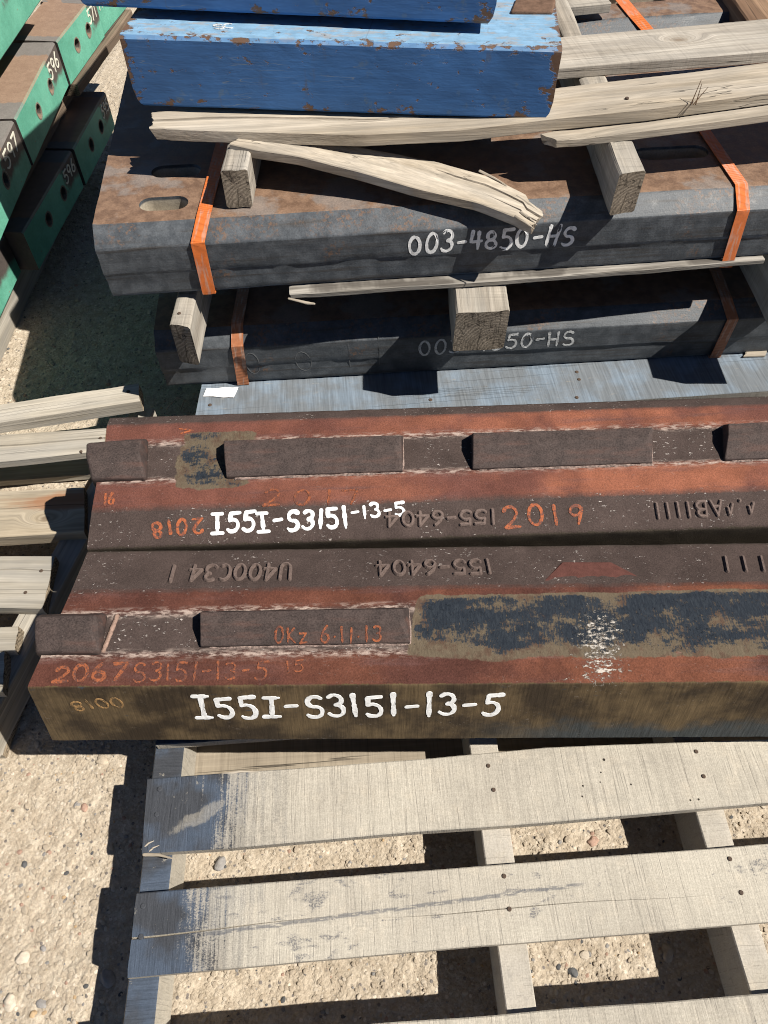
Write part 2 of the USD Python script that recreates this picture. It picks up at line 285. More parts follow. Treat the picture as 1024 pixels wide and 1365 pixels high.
def bar_mat(name, h):
    """Forged dark bar: rusty top, blue-black mill scale on chamfer and faces."""
    g = G(name); o = g.obj(); x, y, z = g.xyz(o); nx, ny, nz = g.xyz(g.onor())
    n1, n2, n3 = g.noise(o, 8.0, 5, 0.6), g.noise(o, 300.0, 4, 0.7), g.noise(o, 40.0, 5, 0.65)
    st = g.noise(g.map(o, (5, 60, 90)), 1.0, 5, 0.65)
    scale = g.mix(g.step(n3, 0.35, 0.7), (0.048, 0.054, 0.061), (0.086, 0.094, 0.103))
    scale = g.mix(g.step(st, 0.5, 0.72), scale, (0.046, 0.042, 0.039))
    rust = g.mix(g.step(n3, 0.35, 0.65), (0.125, 0.076, 0.05), (0.20, 0.125, 0.082))
    rust = g.mix(g.mul(g.step(n1, 0.52, 0.6), 0.5), rust, (0.20, 0.19, 0.18))
    spk = g.mul(g.step(g.noise(o, 130.0, 4, 0.7), 0.5, 0.6), g.step(g.math('add', n1, g.mul(nz, 0.16)), 0.60, 0.72))
    c = g.mix(g.mul(spk, 0.75), scale, (0.145, 0.082, 0.048))
    top = g.mul(g.step(nz, 0.9, 0.97), g.step(z, h - 0.006, h - 0.002))
    c = g.mix(top, c, rust)
    lit_well = g.mul(g.step(z, h - 0.004, h - 0.008), g.step(y, 0.03, 0.034), g.step(z, h - 0.06, h - 0.05), g.step(g.math('subtract', 0.4, y), 0.0, 0.01))
    c = g.mix(lit_well, c, g.mix(n3, (0.22, 0.19, 0.15), (0.42, 0.37, 0.29)))  # slot interiors coloured pale, as if their inner walls were sunlit
    pale = g.mul(g.step(g.noise(g.map(o, (70, 160, 160)), 1.0, 4, 0.7), 0.66, 0.72), g.step(n1, 0.5, 0.6), 0.6)
    c = g.mix(pale, c, (0.26, 0.23, 0.2))
    c = g.mix(1.0, c, g.grey(g.rng(n2, 0.25, 0.75, 0.72, 1.28)), 'multiply')
    return g.done(c, g.rng(n3, 0.3, 0.7, 0.4, 0.6), g.bump(g.math('add', g.mul(n2, 0.5), st), 0.0009, 0.8), 0.27)

def paint_mat(name, base, muted, chipc=(0.075, 0.045, 0.03), top_rust=0.45, chips=0.6):
    """Brushed enamel over steel: paler on its upward faces, chipped to rust at the edges."""
    g = G(name); o = g.obj(); nx, ny, nz = g.xyz(g.onor())
    n1, n3 = g.noise(o, 6.0, 5, 0.6), g.noise(o, 45.0, 5, 0.7)
    br = g.noise(g.map(o, (14, 130, 130)), 1.0, 4, 0.6); wr = g.noise(g.map(o, (40, 90, 90)), 1.0, 4, 0.6, 0.8)
    c = g.mix(1.0, base, g.grey(g.rng(n1, 0.3, 0.7, 0.8, 1.2)), 'multiply')
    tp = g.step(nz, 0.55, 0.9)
    c = g.mix(tp, c, g.mix(g.step(n3, 0.4, 0.65), muted, tuple(k * 0.8 for k in muted)))  # upward faces take the second, paler colour
    c = g.mix(1.0, c, g.grey(g.rng(br, 0.3, 0.7, 0.88, 1.12)), 'multiply')
    c = g.mix(g.mul(tp, g.step(g.noise(g.map(o, (22, 60, 60)), 1.0, 5, 0.7), 0.50, 0.62), top_rust), c, (0.33, 0.24, 0.15))
    e = g.attr('edge')
    m = g.step(g.math('add', g.noise(g.map(o, (28, 45, 45)), 1.0, 6, 0.7), g.mul(e, 0.2)), 0.622 - 0.02 * chips, 0.66)
    c = g.mix(m, c, g.mix(n3, chipc, tuple(k * 2.2 for k in chipc)))
    sc = g.noise(g.map(o, (5, 1, 62), rot=(0, 0.5, 0)), 1.0, 2, 0.5); sc = g.mul(g.step(g.math('absolute', g.math('subtract', sc, 0.5)), 0.007, 0.002), g.step(g.noise(o, 9.0, 3, 0.6), 0.5, 0.62))
    c = g.mix(g.mul(sc, 0.7), c, (0.16, 0.20, 0.24))
    rn = g.mul(g.step(g.noise(g.map(o, (38, 38, 5)), 1.0, 4, 0.6), 0.58, 0.68), g.step(g.noise(o, 11.0, 4, 0.6), 0.5, 0.66), 0.45)
    c = g.mix(g.mul(rn, g.math('subtract', 1.0, tp)), c, (0.085, 0.075, 0.06))
    sm = g.step(g.noise(o, 21.0, 5, 0.7), 0.60, 0.68); c = g.mix(g.mul(sm, 0.5, g.math('subtract', 1.0, tp)), c, (0.10, 0.15, 0.20))
    h = g.math('subtract', g.math('add', g.mul(br, 0.4), g.mul(wr, 0.4)), g.mul(m, 0.8))
    return g.done(c, 0.45, g.bump(h, 0.0015, 0.7), 0.28)

# ------------------------------------------------------------------ shapes
def plank(parent, name, stations, thick, mat, seed=0, edge=0.0015, jag=(0.001, 0.001), notches=(), rough=0.0006, nseg=None, cham=0.0015, sides=None, **kw):
    """Sawn board lofted through stations of (near edge, far edge) on its upper side, in world metres."""
    S = [(np.asarray(a, float), np.asarray(b, float)) for a, b in stations]
    mid = np.array([(a + b) / 2 for a, b in S]); d = np.r_[0, np.cumsum(np.linalg.norm(np.diff(mid, axis=0), axis=1))]
    L = d[-1]; n = nseg or max(6, int(L / 0.018)); s = np.linspace(0, L, n + 1)
    near = np.stack([np.interp(s, d, [a[k] for a, _ in S]) for k in range(3)], 1)
    far = np.stack([np.interp(s, d, [b[k] for _, b in S]) for k in range(3)], 1)
    rs = np.random.RandomState(seed)
    axis = unit(mid[-1] - mid[0]); across = unit(far.mean(0) - near.mean(0)); up = unit(np.cross(axis, across)); up = up if up[2] > 0 else -up
    def wob(sc, amp, k): return (meshkit.fbm(np.c_[s * sc, np.full(n + 1, seed * 3.7 + k), np.zeros(n + 1)], 3, seed + k) - 0.5) * 2 * amp
    near = near + across * wob(9, edge, 1)[:, None]; far = far + across * wob(9, edge, 2)[:, None]
    W = np.linalg.norm(far - near, axis=1)
    loops = []
    for i in range(n + 1):
        t = i / n; cw = cham / W[i]
        fr = [1 - cw]; last = 1 - cw; dep = [0.0]
        for (v0, v1, w, dp, t0, t1) in sorted(notches, key=lambda q: -q[0]):
            vc = v0 + (v1 - v0) * np.clip((t - t0) / (t1 - t0), 0, 1) + 0.015 * math.sin(t * 23 + v0 * 9)
            k = 1.0 if t0 <= t <= t1 else 0.0
            if k and t0 > 0: k = min(1, (t - t0) / 0.12)
            if k and t1 < 1: k = min(k, (t1 - t) / 0.25)
            ww = (w * max(k, 0.15)) / W[i]
            for q in np.linspace(last, vc + ww, 4)[1:-1]: fr.append(q); dep.append(0)
            fr += [vc + ww, vc, vc - ww]; dep += [0, dp * k, 0]; last = vc - ww
        for q in np.linspace(last, cw, 6)[1:]: fr.append(q); dep.append(0)
        fr, dep = np.array(fr), np.array(dep)
        tp = near[i] + (far[i] - near[i]) * fr[:, None] - up * dep[:, None]
        tp = tp + up * (((meshkit.fbm(np.c_[np.full(len(fr), s[i] * 14), fr * W[i] * 150, np.full(len(fr), seed)], 2, seed) - 0.5) * 2 * rough))[:, None]
        sd = np.array([cham, thick * 0.5, thick - cham])
        loop = np.vstack([tp, near[i] - up * sd[:, None], [near[i] + (far[i] - near[i]) * q - up * thick for q in (cw, 0.35, 0.65, 1 - cw)], far[i] - up * sd[::-1, None]])
        loops.append(loop)
    V = np.array(loops); m = V.shape[1]
    for e, a in ((0, -1), (n, 1)):
        j = jag[0] if e == 0 else jag[1]
        q = V[e]; vv = (q - near[e]) @ across; hh = (q - near[e]) @ up
        nz = meshkit.fbm(np.c_[vv * (60 if j < 0.004 else 90), hh * 40, np.full(m, seed + e * 1.3)], 3, seed + 5)
        V[e] = q + axis * (a * (nz - 0.5) * 2 * j)[:, None]
        if j >= 0.004: V[e - a] = V[e - a] - axis * (a * j * 0.6)
    f = []
    for i in range(n):
        for k in range(m):
            k2 = (k + 1) % m; f.append([i * m + k, i * m + k2, (i + 1) * m + k2]); f.append([i * m + k, (i + 1) * m + k2, (i + 1) * m + k])
    v = V.reshape(-1, 3)
    for e in (0, n):
        c = len(v); v = np.vstack([v, V[e].mean(0)])
        for k in range(m):
            k2 = (k + 1) % m; f.append([e * m + k, e * m + k2, c] if e == n else [e * m + k2, e * m + k, c])
    f = outward(v, np.array(f))
    return put(parent, name, v, f, mat, 32, origin=(V[0].mean(0) + V[-1].mean(0)) / 2, ang=math.atan2(axis[1], axis[0]), **kw)

def ext(a, b, l=0.0, r=0.0):
    d = unit(b - a); return a - d * l, b + d * r
def plank_px(parent, name, nl, nr, fl, fr, z, thick, mat, l=0.0, r=0.0, z2=None, **kw):
    z2 = z if z2 is None else z2
    n0, n1 = ext(P(*nl, z), P(*nr, z2), l, r); f0, f1 = ext(P(*fl, z), P(*fr, z2), l, r)
    return plank(parent, name, [(n0, f0), (n1, f1)], thick, mat, **kw)
def nail(board, u, v, z, r=0.0031, mat='/World/Looks/nail_rust'):
    c = P(u, v, z); a = np.linspace(0, 2 * math.pi, 14)[:-1]
    ring = lambda rr, h: np.c_[c[0] + rr * np.cos(a), c[1] + rr * np.sin(a), np.full(13, z + h)]
    vv = np.vstack([ring(r, -0.003), ring(r, 0.0009), ring(r * 0.8, 0.0016), [c + [0, 0, 0.0017]]]); f = []
    for lv in (0, 13):
        for k in range(13): k2 = (k + 1) % 13; f += [[lv + k, lv + k2, lv + 13 + k2], [lv + k, lv + 13 + k2, lv + 13 + k]]
    for k in range(13): f.append([26 + k, 26 + (k + 1) % 13, 39])
    return put(board, 'nail', vv, np.array(f), mat, 30)

# stroke lettering: pen strokes widened and unioned, then given a thin body
def arc(cx, cy, rx, ry, a0, a1, n=12):
    t = np.radians(np.linspace(a0, a1, n)); return [(cx + rx * math.cos(k), cy + ry * math.sin(k)) for k in t]
GL = {
 '0': (0.62, [arc(0.3, 0.5, 0.27, 0.5, 100, 465, 22)]), '1': (0.3, [[(0.15, 1), (0.15, 0)]]), 'O': (0.62, [arc(0.3, 0.5, 0.27, 0.5, 100, 465, 22)]),
 'I': (0.56, [[(0.02, 1), (0.54, 1)], [(0.28, 1), (0.28, 0)], [(0.0, 0), (0.56, 0)]]),
 '2': (0.6, [arc(0.28, 0.72, 0.26, 0.28, 160, -20, 10) + [(0.36, 0.35), (0.02, 0.02), (0.6, 0.04)]]),
 '3': (0.56, [arc(0.24, 0.76, 0.25, 0.24, 140, -80, 10) + arc(0.24, 0.27, 0.29, 0.27, 80, -150, 12)]),
 '4': (0.6, [[(0.14, 1), (0.04, 0.42), (0.6, 0.46)], [(0.46, 0.95), (0.42, 0.0)]]),
 '5': (0.6, [[(0.58, 1.0), (0.12, 0.97), (0.1, 0.6)] + arc(0.26, 0.32, 0.3, 0.32, 110, -140, 12)]),
 '6': (0.56, [[(0.4, 1.0), (0.14, 0.7)] + arc(0.28, 0.27, 0.25, 0.27, 160, 520, 16)]),
 '7': (0.56, [[(0.0, 0.97), (0.55, 1.0), (0.18, 0.0)]]),
 '8': (0.56, [arc(0.28, 0.76, 0.2, 0.24, -90, 270, 14), arc(0.28, 0.26, 0.26, 0.26, 90, 450, 16)]),
 '9': (0.54, [arc(0.26, 0.72, 0.23, 0.27, 0, 360, 16) + [(0.48, 0.6), (0.4, 0.0)]]),
 'S': (0.6, [arc(0.3, 0.75, 0.26, 0.25, 40, 265, 12) + arc(0.28, 0.26, 0.29, 0.26, 85, -145, 12)]),
 'H': (0.62, [[(0.05, 1), (0.05, 0)], [(0.55, 1), (0.5, 0)], [(0.05, 0.48), (0.53, 0.5)]]),
 'U': (0.6, [[(0.03, 1), (0.05, 0.3)] + arc(0.3, 0.27, 0.25, 0.27, 180, 360, 10) + [(0.56, 1)]]),
 'C': (0.56, [arc(0.3, 0.5, 0.29, 0.5, 60, 300, 14)]),
 'A': (0.6, [[(0, 0), (0.3, 1), (0.6, 0)], [(0.12, 0.38), (0.48, 0.38)]]),
 'B': (0.58, [[(0.04, 0), (0.04, 1)], [(0.04, 1)] + arc(0.28, 0.77, 0.24, 0.23, 90, -90, 8) + [(0.04, 0.54)] + arc(0.28, 0.27, 0.28, 0.27, 90, -90, 8) + [(0.04, 0)]]),
 'M': (0.7, [[(0.02, 0), (0.06, 1), (0.35, 0.35), (0.62, 1), (0.68, 0)]]), 'W': (0.7, [[(0.02, 1), (0.2, 0), (0.35, 0.7), (0.5, 0), (0.68, 1)]]),
 'K': (0.56, [[(0.05, 1), (0.05, 0)], [(0.5, 1), (0.08, 0.5), (0.55, 0.0)]]), 'z': (0.5, [[(0.02, 0.6), (0.45, 0.6), (0.05, 0.0), (0.5, 0.05)]]),
 'q': (0.6, [[(0.44, 0), (0.44, 1), (0.02, 0.3), (0.6, 0.3)]]), 'V': (0.4, [[(0.05, 0.25), (0.3, 0.95), (0.34, 0.5)]]),
 '-': (0.5, [[(0.06, 0.46), (0.44, 0.5)]]), '.': (0.22, [[(0.1, 0.38), (0.12, 0.4)]]), ',': (0.22, [[(0.1, 0.0), (0.12, 0.03)]]), ' ': (0.4, []), '>': (0.5, [[(0.05, 0.1), (0.42, 0.55), (0.05, 0.9)]]),
}
def lettering(parent, name, text, start, end, hpx, plane, width, mat, body=(-0.001, 0.0008), seed=1, loose=0.0, gap=0.2, shear=0.0, layers=None, label=None, hug=True):
    p0, n = plane; n = unit(n); n = n if n[2] > 0 or n[1] < 0 else -n
    a, b, c = RP(*start, p0, n), RP(*end, p0, n), RP(start[0], start[1] - hpx, p0, n)
    e1 = unit(b - a); e2 = unit(np.cross(n, e1)); H = abs(np.dot(c - a, e2)); Lw = np.linalg.norm(b - a)
    rs = random.Random(seed)
    tot = sum(GL[k][0] for k in text) + gap * (len(text) - 1); sx = Lw / tot; x = 0; lines = []
    for k in text:
        w, st = GL[k]; dy, sc, sk = rs.uniform(-1, 1) * loose * 0.5, 1 + rs.uniform(-1, 1) * loose, shear + rs.uniform(-1, 1) * loose
        for pl in st:
            q = [((x + px + sk * py) * sx + rs.uniform(-1, 1) * loose * 0.03 * H, (py * sc + dy) * H + rs.uniform(-1, 1) * loose * 0.05 * H) for px, py in pl]
            lines.append(LineString(q))
        x += w + gap
    vs, fs, o = [], [], 0
    for (w, z0, z1) in (layers or [(width, body[0], body[1])]):
        parts = []
        for i, l in enumerate(lines):
            if layers or l.length < 3 * w: parts.append(l.buffer(w / 2, quad_segs=4)); continue
            ns = max(3, int(l.length / (w * 0.7))); ph = rs.uniform(0, 9)
            for q in range(ns):
                t0, t1 = q / ns, (q + 1) / ns; tm = (t0 + t1) / 2
                k = 1 + 0.16 * math.sin(ph + tm * 9.0) + 0.10 * math.sin(ph * 2 + q * 2.3) + (0.16 if q == 0 else 0) - (0.22 if q == ns - 1 else 0)
                parts.append(substring(l, t0, t1, normalized=True).buffer(w / 2 * k, quad_segs=3))
        shp = unary_union(parts)
        for gm in (shp.geoms if isinstance(shp, MultiPolygon) else [shp]):
            t = trimesh.creation.extrude_polygon(gm.simplify(width * 0.04), z1 - z0, engine='earcut')
            v = t.vertices + [0, 0, z0]; vs.append(v); fs.append(t.faces + o); o += len(v)
    v = np.vstack(vs); w = a + v[:, :1] * e1 + v[:, 1:2] * e2
    if parent in BODY and hug:
        tree, bv = BODY[parent]; dd, ii = tree.query(w, k=4); wt = 1 / (dd + 1e-4) ** 2; wt /= wt.sum(1, keepdims=True)
        w = w + n * np.clip(((bv[ii] - w[:, None]) @ n * wt).sum(1), -0.006, 0.006)[:, None]
    w = w + v[:, 2:] * n
    return put(parent, name, w, np.vstack(fs), mat, False, label=label)

# ------------------------------------------------------------------ materials
L_ = '/World/Looks/'
W_PALE = deck_wood('pale_deck_wood')
W_SIDE = deck_wood('grey_stringer_wood', saw=0.5, light=(0.40, 0.365, 0.315))
W_TAN = wood('tan_bottom_wood', (0.36, 0.31, 0.24), (0.27, 0.225, 0.17), saw=0.15, soft=0.5)
W_PAINTED = wood('overspray_wood', (0.40, 0.37, 0.32), (0.27, 0.245, 0.21), paint=(9.0, 9.1, 0.02))
W_NEW = wood('split_pine_wood', (0.475, 0.415, 0.335), (0.335, 0.28, 0.21), grain=0.9, grey=0.22)
W_GREY = wood('silvered_plank_wood', (0.46, 0.42, 0.36), (0.29, 0.255, 0.21), saw=0.12, grey=0.25)
W_BLOCK = wood('timber_block_wood', (0.41, 0.37, 0.31), (0.285, 0.25, 0.205), saw=0.2, grey=0.3, end=(0.24, 0.20, 0.155))
W_LEFT = wood('side_pallet_wood', (0.42, 0.38, 0.315), (0.29, 0.255, 0.20), grain=0.8, grey=0.4, end=(0.30, 0.24, 0.17))
W_STAIN = wood('stained_deck_wood', (0.42, 0.36, 0.275), (0.30, 0.245, 0.17), grain=0.8, stain=((0.30, 0.022, 0.14, 0.022, (0.26, 0.12, 0.06)),), knots=((0.26, -0.02, 0.008),))
W_BLUE = wood('blue_grey_deck_wood', (0.30, 0.31, 0.31), (0.20, 0.20, 0.2), saw=0.2, paint=(8.0, 8.5, 0.05))
PNAIL = flat('painted_nail', (0.055, 0.058, 0.066), 0.6, 0.4, 400)
NAILM = flat('nail_rust', (0.085, 0.06, 0.045), 0.6, 0.4, 400)
CAST1 = casting_mat('cast_steel_front', ['olive', 'red', 'brown', 'red', 'brown', 'dark'], 0.62)
CAST2 = casting_mat('cast_steel_back', ['dark', 'brown', 'red', 'brown', 'red', 'brown', 'dark'])
def lug_mat():
    g = G('lug_skin'); o = g.obj(); nx, ny, nz = g.xyz(g.onor())
    a, b, c3 = g.noise(o, 60.0, 5, 0.65), g.noise(o, 420.0, 4, 0.75), g.noise(g.map(o, (12, 60, 60)), 1.0, 4, 0.6)
    c = g.mix(g.step(a, 0.35, 0.65), (0.030, 0.022, 0.020), (0.049, 0.035, 0.031))
    c = g.mix(g.mul(g.step(c3, 0.5, 0.7), 0.5), c, (0.095, 0.048, 0.036))
    c = g.mix(g.mul(g.step(nz, 0.55, 0.95), 0.25, g.step(b, 0.35, 0.6)), c, (0.12, 0.092, 0.082))  # pale dust and top light put into the colour of upward faces
    c = g.mix(1.0, c, g.grey(g.rng(b, 0.25, 0.75, 0.78, 1.25)), 'multiply')
    c = g.mix(g.mul(g.step(g.noise(g.map(o, (130, 220, 220)), 1.0, 4, 0.7), 0.67, 0.71), 0.4), c, (0.22, 0.18, 0.165))
    return g.done(c, 0.8, g.bump(g.math('add', g.mul(b, 0.6), g.mul(a, 1.2)), 0.0008, 0.9), 0.18)
LUGM = lug_mat()
LETTER = flat('raised_letter_skin', (0.15, 0.11, 0.095), 0.7, 0.4, 300, 0.0008)  # paler than the cast skin: letter highlights put into the colour
REDP = flat('red_boss_skin', (0.10, 0.042, 0.034), 0.7, 0.3, 120, 0.0008)
def marker(name, col, under, worn):
    g = G(name); o = g.obj(); n = g.noise(o, 420.0, 5, 0.75); n2 = g.noise(o, 90.0, 4, 0.6)
    m = g.step(g.math('add', n, g.mul(g.math('subtract', n2, 0.5), 0.5)), 0.40 + worn, 0.55 + worn)
    c = g.mix(m, under, g.mix(1.0, col, g.grey(g.rng(n2, 0.3, 0.7, 0.86, 1.06)), 'multiply'))
    return g.done(c, 0.7, g.bump(n, 0.0004, 0.8), 0.1)
WHITE = marker('white_marker', (0.74, 0.74, 0.73), (0.42, 0.40, 0.37), -0.10)
WHITE2 = marker('faded_white_marker', (0.52, 0.53, 0.53), (0.15, 0.15, 0.15), -0.05)
ORANGE = marker('orange_marker', (0.33, 0.095, 0.038), (0.11, 0.05, 0.04), 0.02)
ORANGE2 = marker('faint_orange_marker', (0.26, 0.082, 0.036), (0.09, 0.042, 0.033), 0.02)
OCHRE = marker('ochre_marker', (0.28, 0.165, 0.07), (0.07, 0.05, 0.03), 0.0)
CREAM = flat('cream_marker', (0.62, 0.60, 0.50), 0.6, 0.2, 300, 0.0003)
BARM = bar_mat('dark_forged_steel', 0.1265)
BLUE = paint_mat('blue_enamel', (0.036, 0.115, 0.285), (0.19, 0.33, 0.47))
GREEN = None

def green_mat():
    g = G('green_enamel'); o = g.obj(); x, y, z = g.xyz(o); nx, ny, nz = g.xyz(g.onor())
    n1, n2, n3 = g.noise(o, 8.0, 5, 0.6), g.noise(o, 300.0, 4, 0.7), g.noise(o, 40.0, 5, 0.65)
    paint = g.mix(g.step(n1, 0.35, 0.65), (0.085, 0.285, 0.20), (0.125, 0.37, 0.265))
    steel = g.mix(n3, (0.05, 0.042, 0.038), (0.11, 0.09, 0.08))
    rust = g.mix(n3, (0.16, 0.10, 0.07), (0.30, 0.21, 0.15))
    grey = g.mix(n3, (0.13, 0.12, 0.11), (0.2, 0.18, 0.165))
    bare = g.step(g.math('add', x, g.mul(g.math('subtract', n3, 0.5), 0.08)), 0.085, 0.10)
    bare = g.mul(bare, g.step(g.math('add', z, g.mul(g.math('subtract', n3, 0.5), 0.03)), -0.02, 0.0))
    face = g.mix(bare, paint, steel)
    chip = g.step(g.noise(o, 60.0, 5, 0.7), 0.68, 0.71)
    face = g.mix(chip, face, rust)
    tn = g.math('add', x, g.mul(g.math('subtract', n3, 0.5), 0.03))
    top = g.mix(g.step(g.math('absolute', tn), 0.125, 0.13), rust, grey)
    c = g.mix(g.step(nz, 0.5, 0.8), face, top)
    c = g.mix(g.step(g.math('absolute', nx), 0.6, 0.8), c, steel)
    c = g.mix(1.0, c, g.grey(g.rng(n2, 0.25, 0.75, 0.8, 1.2)), 'multiply')
    return g.done(c, 0.6, g.bump(n2, 0.0008, 0.8), 0.15)
GREEN = green_mat()

def strap_mat(name, col, worn):
    g = G(name); uv = g.uv(); u, v, _ = g.xyz(uv)
    rib = g.math('sine', g.mul(u, 3000.0)); n = g.noise(g.obj(), 120.0, 4, 0.6); n2 = g.noise(g.map(uv, (18, 3, 1)), 1.0, 3, 0.6)
    c = g.mix(g.mul(g.step(n2, 0.5, 0.62), worn), col, (0.44, 0.33, 0.27))
    c = g.mix(1.0, c, g.grey(g.rng(n, 0.25, 0.75, 0.8, 1.15)), 'multiply')
    c = g.mix(1.0, c, g.grey(g.rng(rib, -1, 1, 0.72, 1.1)), 'multiply')
    return g.done(c, 0.5, g.bump(rib, 0.0006, 0.6), 0.4)
STRAP = strap_mat('orange_strap', (0.62, 0.15, 0.028), 0.5)
STRAP2 = strap_mat('faded_strap', (0.36, 0.135, 0.06), 0.6)

def ground_mat():
    g = G('sandy_ground'); p = g.N('geometry', 'position')
    n1, n2, n3, n4 = g.noise(p, 3.0, 5, 0.6), g.noise(p, 45.0, 5, 0.65), g.noise(p, 260.0, 4, 0.7), g.noise(p, 120.0, 4, 0.6)
    c = g.mix(g.step(n2, 0.3, 0.7), (0.325, 0.268, 0.20), (0.455, 0.39, 0.305))
    c = g.mix(1.0, c, g.grey(g.rng(n3, 0.25, 0.75, 0.72, 1.25)), 'multiply')
    c = g.mix(1.0, c, g.grey(g.rng(n1, 0.3, 0.7, 0.9, 1.1)), 'multiply')
    vo = g.N('voronoi_texture', 'distance', vector=p, scale=150.0); vc = g.N('voronoi_texture', 'color', vector=p, scale=150.0)
    r, _, _ = g.xyz(vc)
    c = g.mix(g.mul(g.step(vo, 0.45, 0.3), g.step(r, 0.9, 0.93)), c, (0.16, 0.14, 0.125))
    c = g.mix(g.mul(g.step(vo, 0.45, 0.3), g.step(r, 0.1, 0.06)), c, (0.55, 0.47, 0.38))
    h = g.math('add', g.mul(n3, 0.7), g.math('subtract', g.mul(n4, 1.6), g.mul(vo, 0.7)))
    return g.done(c, 0.95, g.bump(h, 0.0022, 1.0), 0.06)
GROUND = ground_mat()

# ------------------------------------------------------------------ the ground
def axis_grid(lo, hi, step, out):
    inner = np.arange(lo, hi + 1e-9, step); g = []; d = step
    a = hi
    while a < out: d *= 1.6; a += d; g.append(a)
    b = lo; d = step; h = []
    while b > -out: d *= 1.6; b -= d; h.append(b)
    return np.r_[h[::-1], inner, g]
gx, gy = axis_grid(-1.35, 0.95, 0.0048, 70), axis_grid(-0.25, 2.65, 0.0048, 70)
XX, YY = np.meshgrid(gx, gy, indexing='ij')
pp = np.stack([XX, YY, np.zeros_like(XX)], -1)
ZZ = (meshkit.fbm(pp * 9, 3, 3) - 0.5) * 0.012 + (meshkit.fbm(pp * 60, 3, 8) - 0.5) * 0.005 + np.clip(meshkit.fbm(pp * 130 + 5, 2, 11) - 0.55, 0, 1) * 0.007
ZZ = np.clip(ZZ, -0.012, 0.011) - 0.002
nx_, ny_ = len(gx), len(gy); idx = np.arange(nx_ * ny_).reshape(nx_, ny_)
gf = np.stack([idx[:-1, :-1], idx[1:, :-1], idx[1:, 1:], idx[:-1, 1:]], -1).reshape(-1, 4)
put('/World', 'ground', np.c_[XX.ravel(), YY.ravel(), ZZ.ravel()], gf, GROUND, True, origin=(0, 0, 0), kind='structure')
def ground_z(x, y): return ZZ[np.clip(np.searchsorted(gx, x), 0, nx_ - 1), np.clip(np.searchsorted(gy, y), 0, ny_ - 1)]

def pebble(seed, flat_=0.6):
    t = trimesh.creation.icosphere(subdivisions=2, radius=1.0); v = t.vertices
    v = v * (0.55 + 0.85 * meshkit.fbm(v * 1.7 + seed * 5.1, 3, seed))[:, None] * [1.0, 0.78, flat_]
    return v, t.faces
PEB = {'sand_pebble': (0.41, 0.34, 0.257), 'pale_pebble': (0.50, 0.43, 0.34), 'grey_pebble': (0.25, 0.235, 0.22), 'dark_pebble': (0.095, 0.095, 0.095), 'red_pebble': (0.36, 0.235, 0.175), 'ochre_pebble': (0.44, 0.31, 0.18)}
for k, c in PEB.items(): flat(k, c, 0.8, 0.3, 120, 0.0008, 0.25)
rs = np.random.RandomState(4)
gp = path_for('/World', 'gravel'); pi = UsdGeom.PointInstancer.Define(stage, gp); protos = []
for i, (k, c) in enumerate([q for q in PEB.items()]):
    pth = f'{gp}/{k}'; v, f = pebble(i + 1); usdkit.mesh(stage, pth, (v, f), L_ + k, smooth=22); protos.append(pth)
pts, ids, scl, ors = [], [], [], []
def strew(n, x0, x1, y0, y1, lo, hi):
    for _ in range(n):
        x, y = rs.uniform(x0, x1), rs.uniform(y0, y1); r = lo + (hi - lo) * rs.rand() ** 3.2
        k = rs.choice(6, p=[0.66, 0.265, 0.035, 0.012, 0.018, 0.010])
        if k == 3: r = min(r, 0.004)
        pts.append((x, y, ground_z(x, y) + r * rs.uniform(-0.55, 0.12))); ids.append(k); scl.append((r, r, r * rs.uniform(0.7, 1.2)))
        a = rs.uniform(0, 6.28); tl = rs.uniform(-0.4, 0.4); q = Gf.Quath(Gf.Rotation(Gf.Vec3d(0, 0, 1), math.degrees(a)).GetQuat() * Gf.Rotation(Gf.Vec3d(1, 0, 0), math.degrees(tl)).GetQuat()); ors.append(q)
strew(60000, -0.80, 0.75, -0.2, 0.62, 0.0007, 0.0040)
strew(3200, -0.80, 0.75, -0.2, 0.62, 0.0024, 0.0058)
strew(420, -0.80, 0.75, -0.2, 0.62, 0.004, 0.0085)
strew(15000, -1.35, -0.42, 0.55, 2.75, 0.0013, 0.006)
strew(500, -1.35, -0.42, 0.55, 2.75, 0.004, 0.009)
pi.CreatePositionsAttr(Vt.Vec3fArray([Gf.Vec3f(*map(float, p)) for p in pts])); pi.CreateProtoIndicesAttr(Vt.IntArray([int(i) for i in ids]))
pi.CreateScalesAttr(Vt.Vec3fArray([Gf.Vec3f(*map(float, p)) for p in scl])); pi.CreateOrientationsAttr(Vt.QuathArray(ors))
pi.CreatePrototypesRel().SetTargets([Sdf.Path(p) for p in protos])
tag(pi.GetPrim(), 'small tan and grey gravel bedded in the sandy ground', 'gravel', kind='stuff')
def stone(u, v, r, mat, label, seed, fl=0.6):
    r = r * 0.72; c = P(u, v, 0.0); c[2] = ground_z(c[0], c[1]) - r * 0.05; a, f = pebble(seed, fl)
    ca, sa = math.cos(seed), math.sin(seed); R = np.array([[ca, -sa, 0], [sa, ca, 0], [0, 0, 1]])
    put('/World', 'stone', (a * r) @ R.T + c, f, L_ + mat, True, label=label, cat='stone')

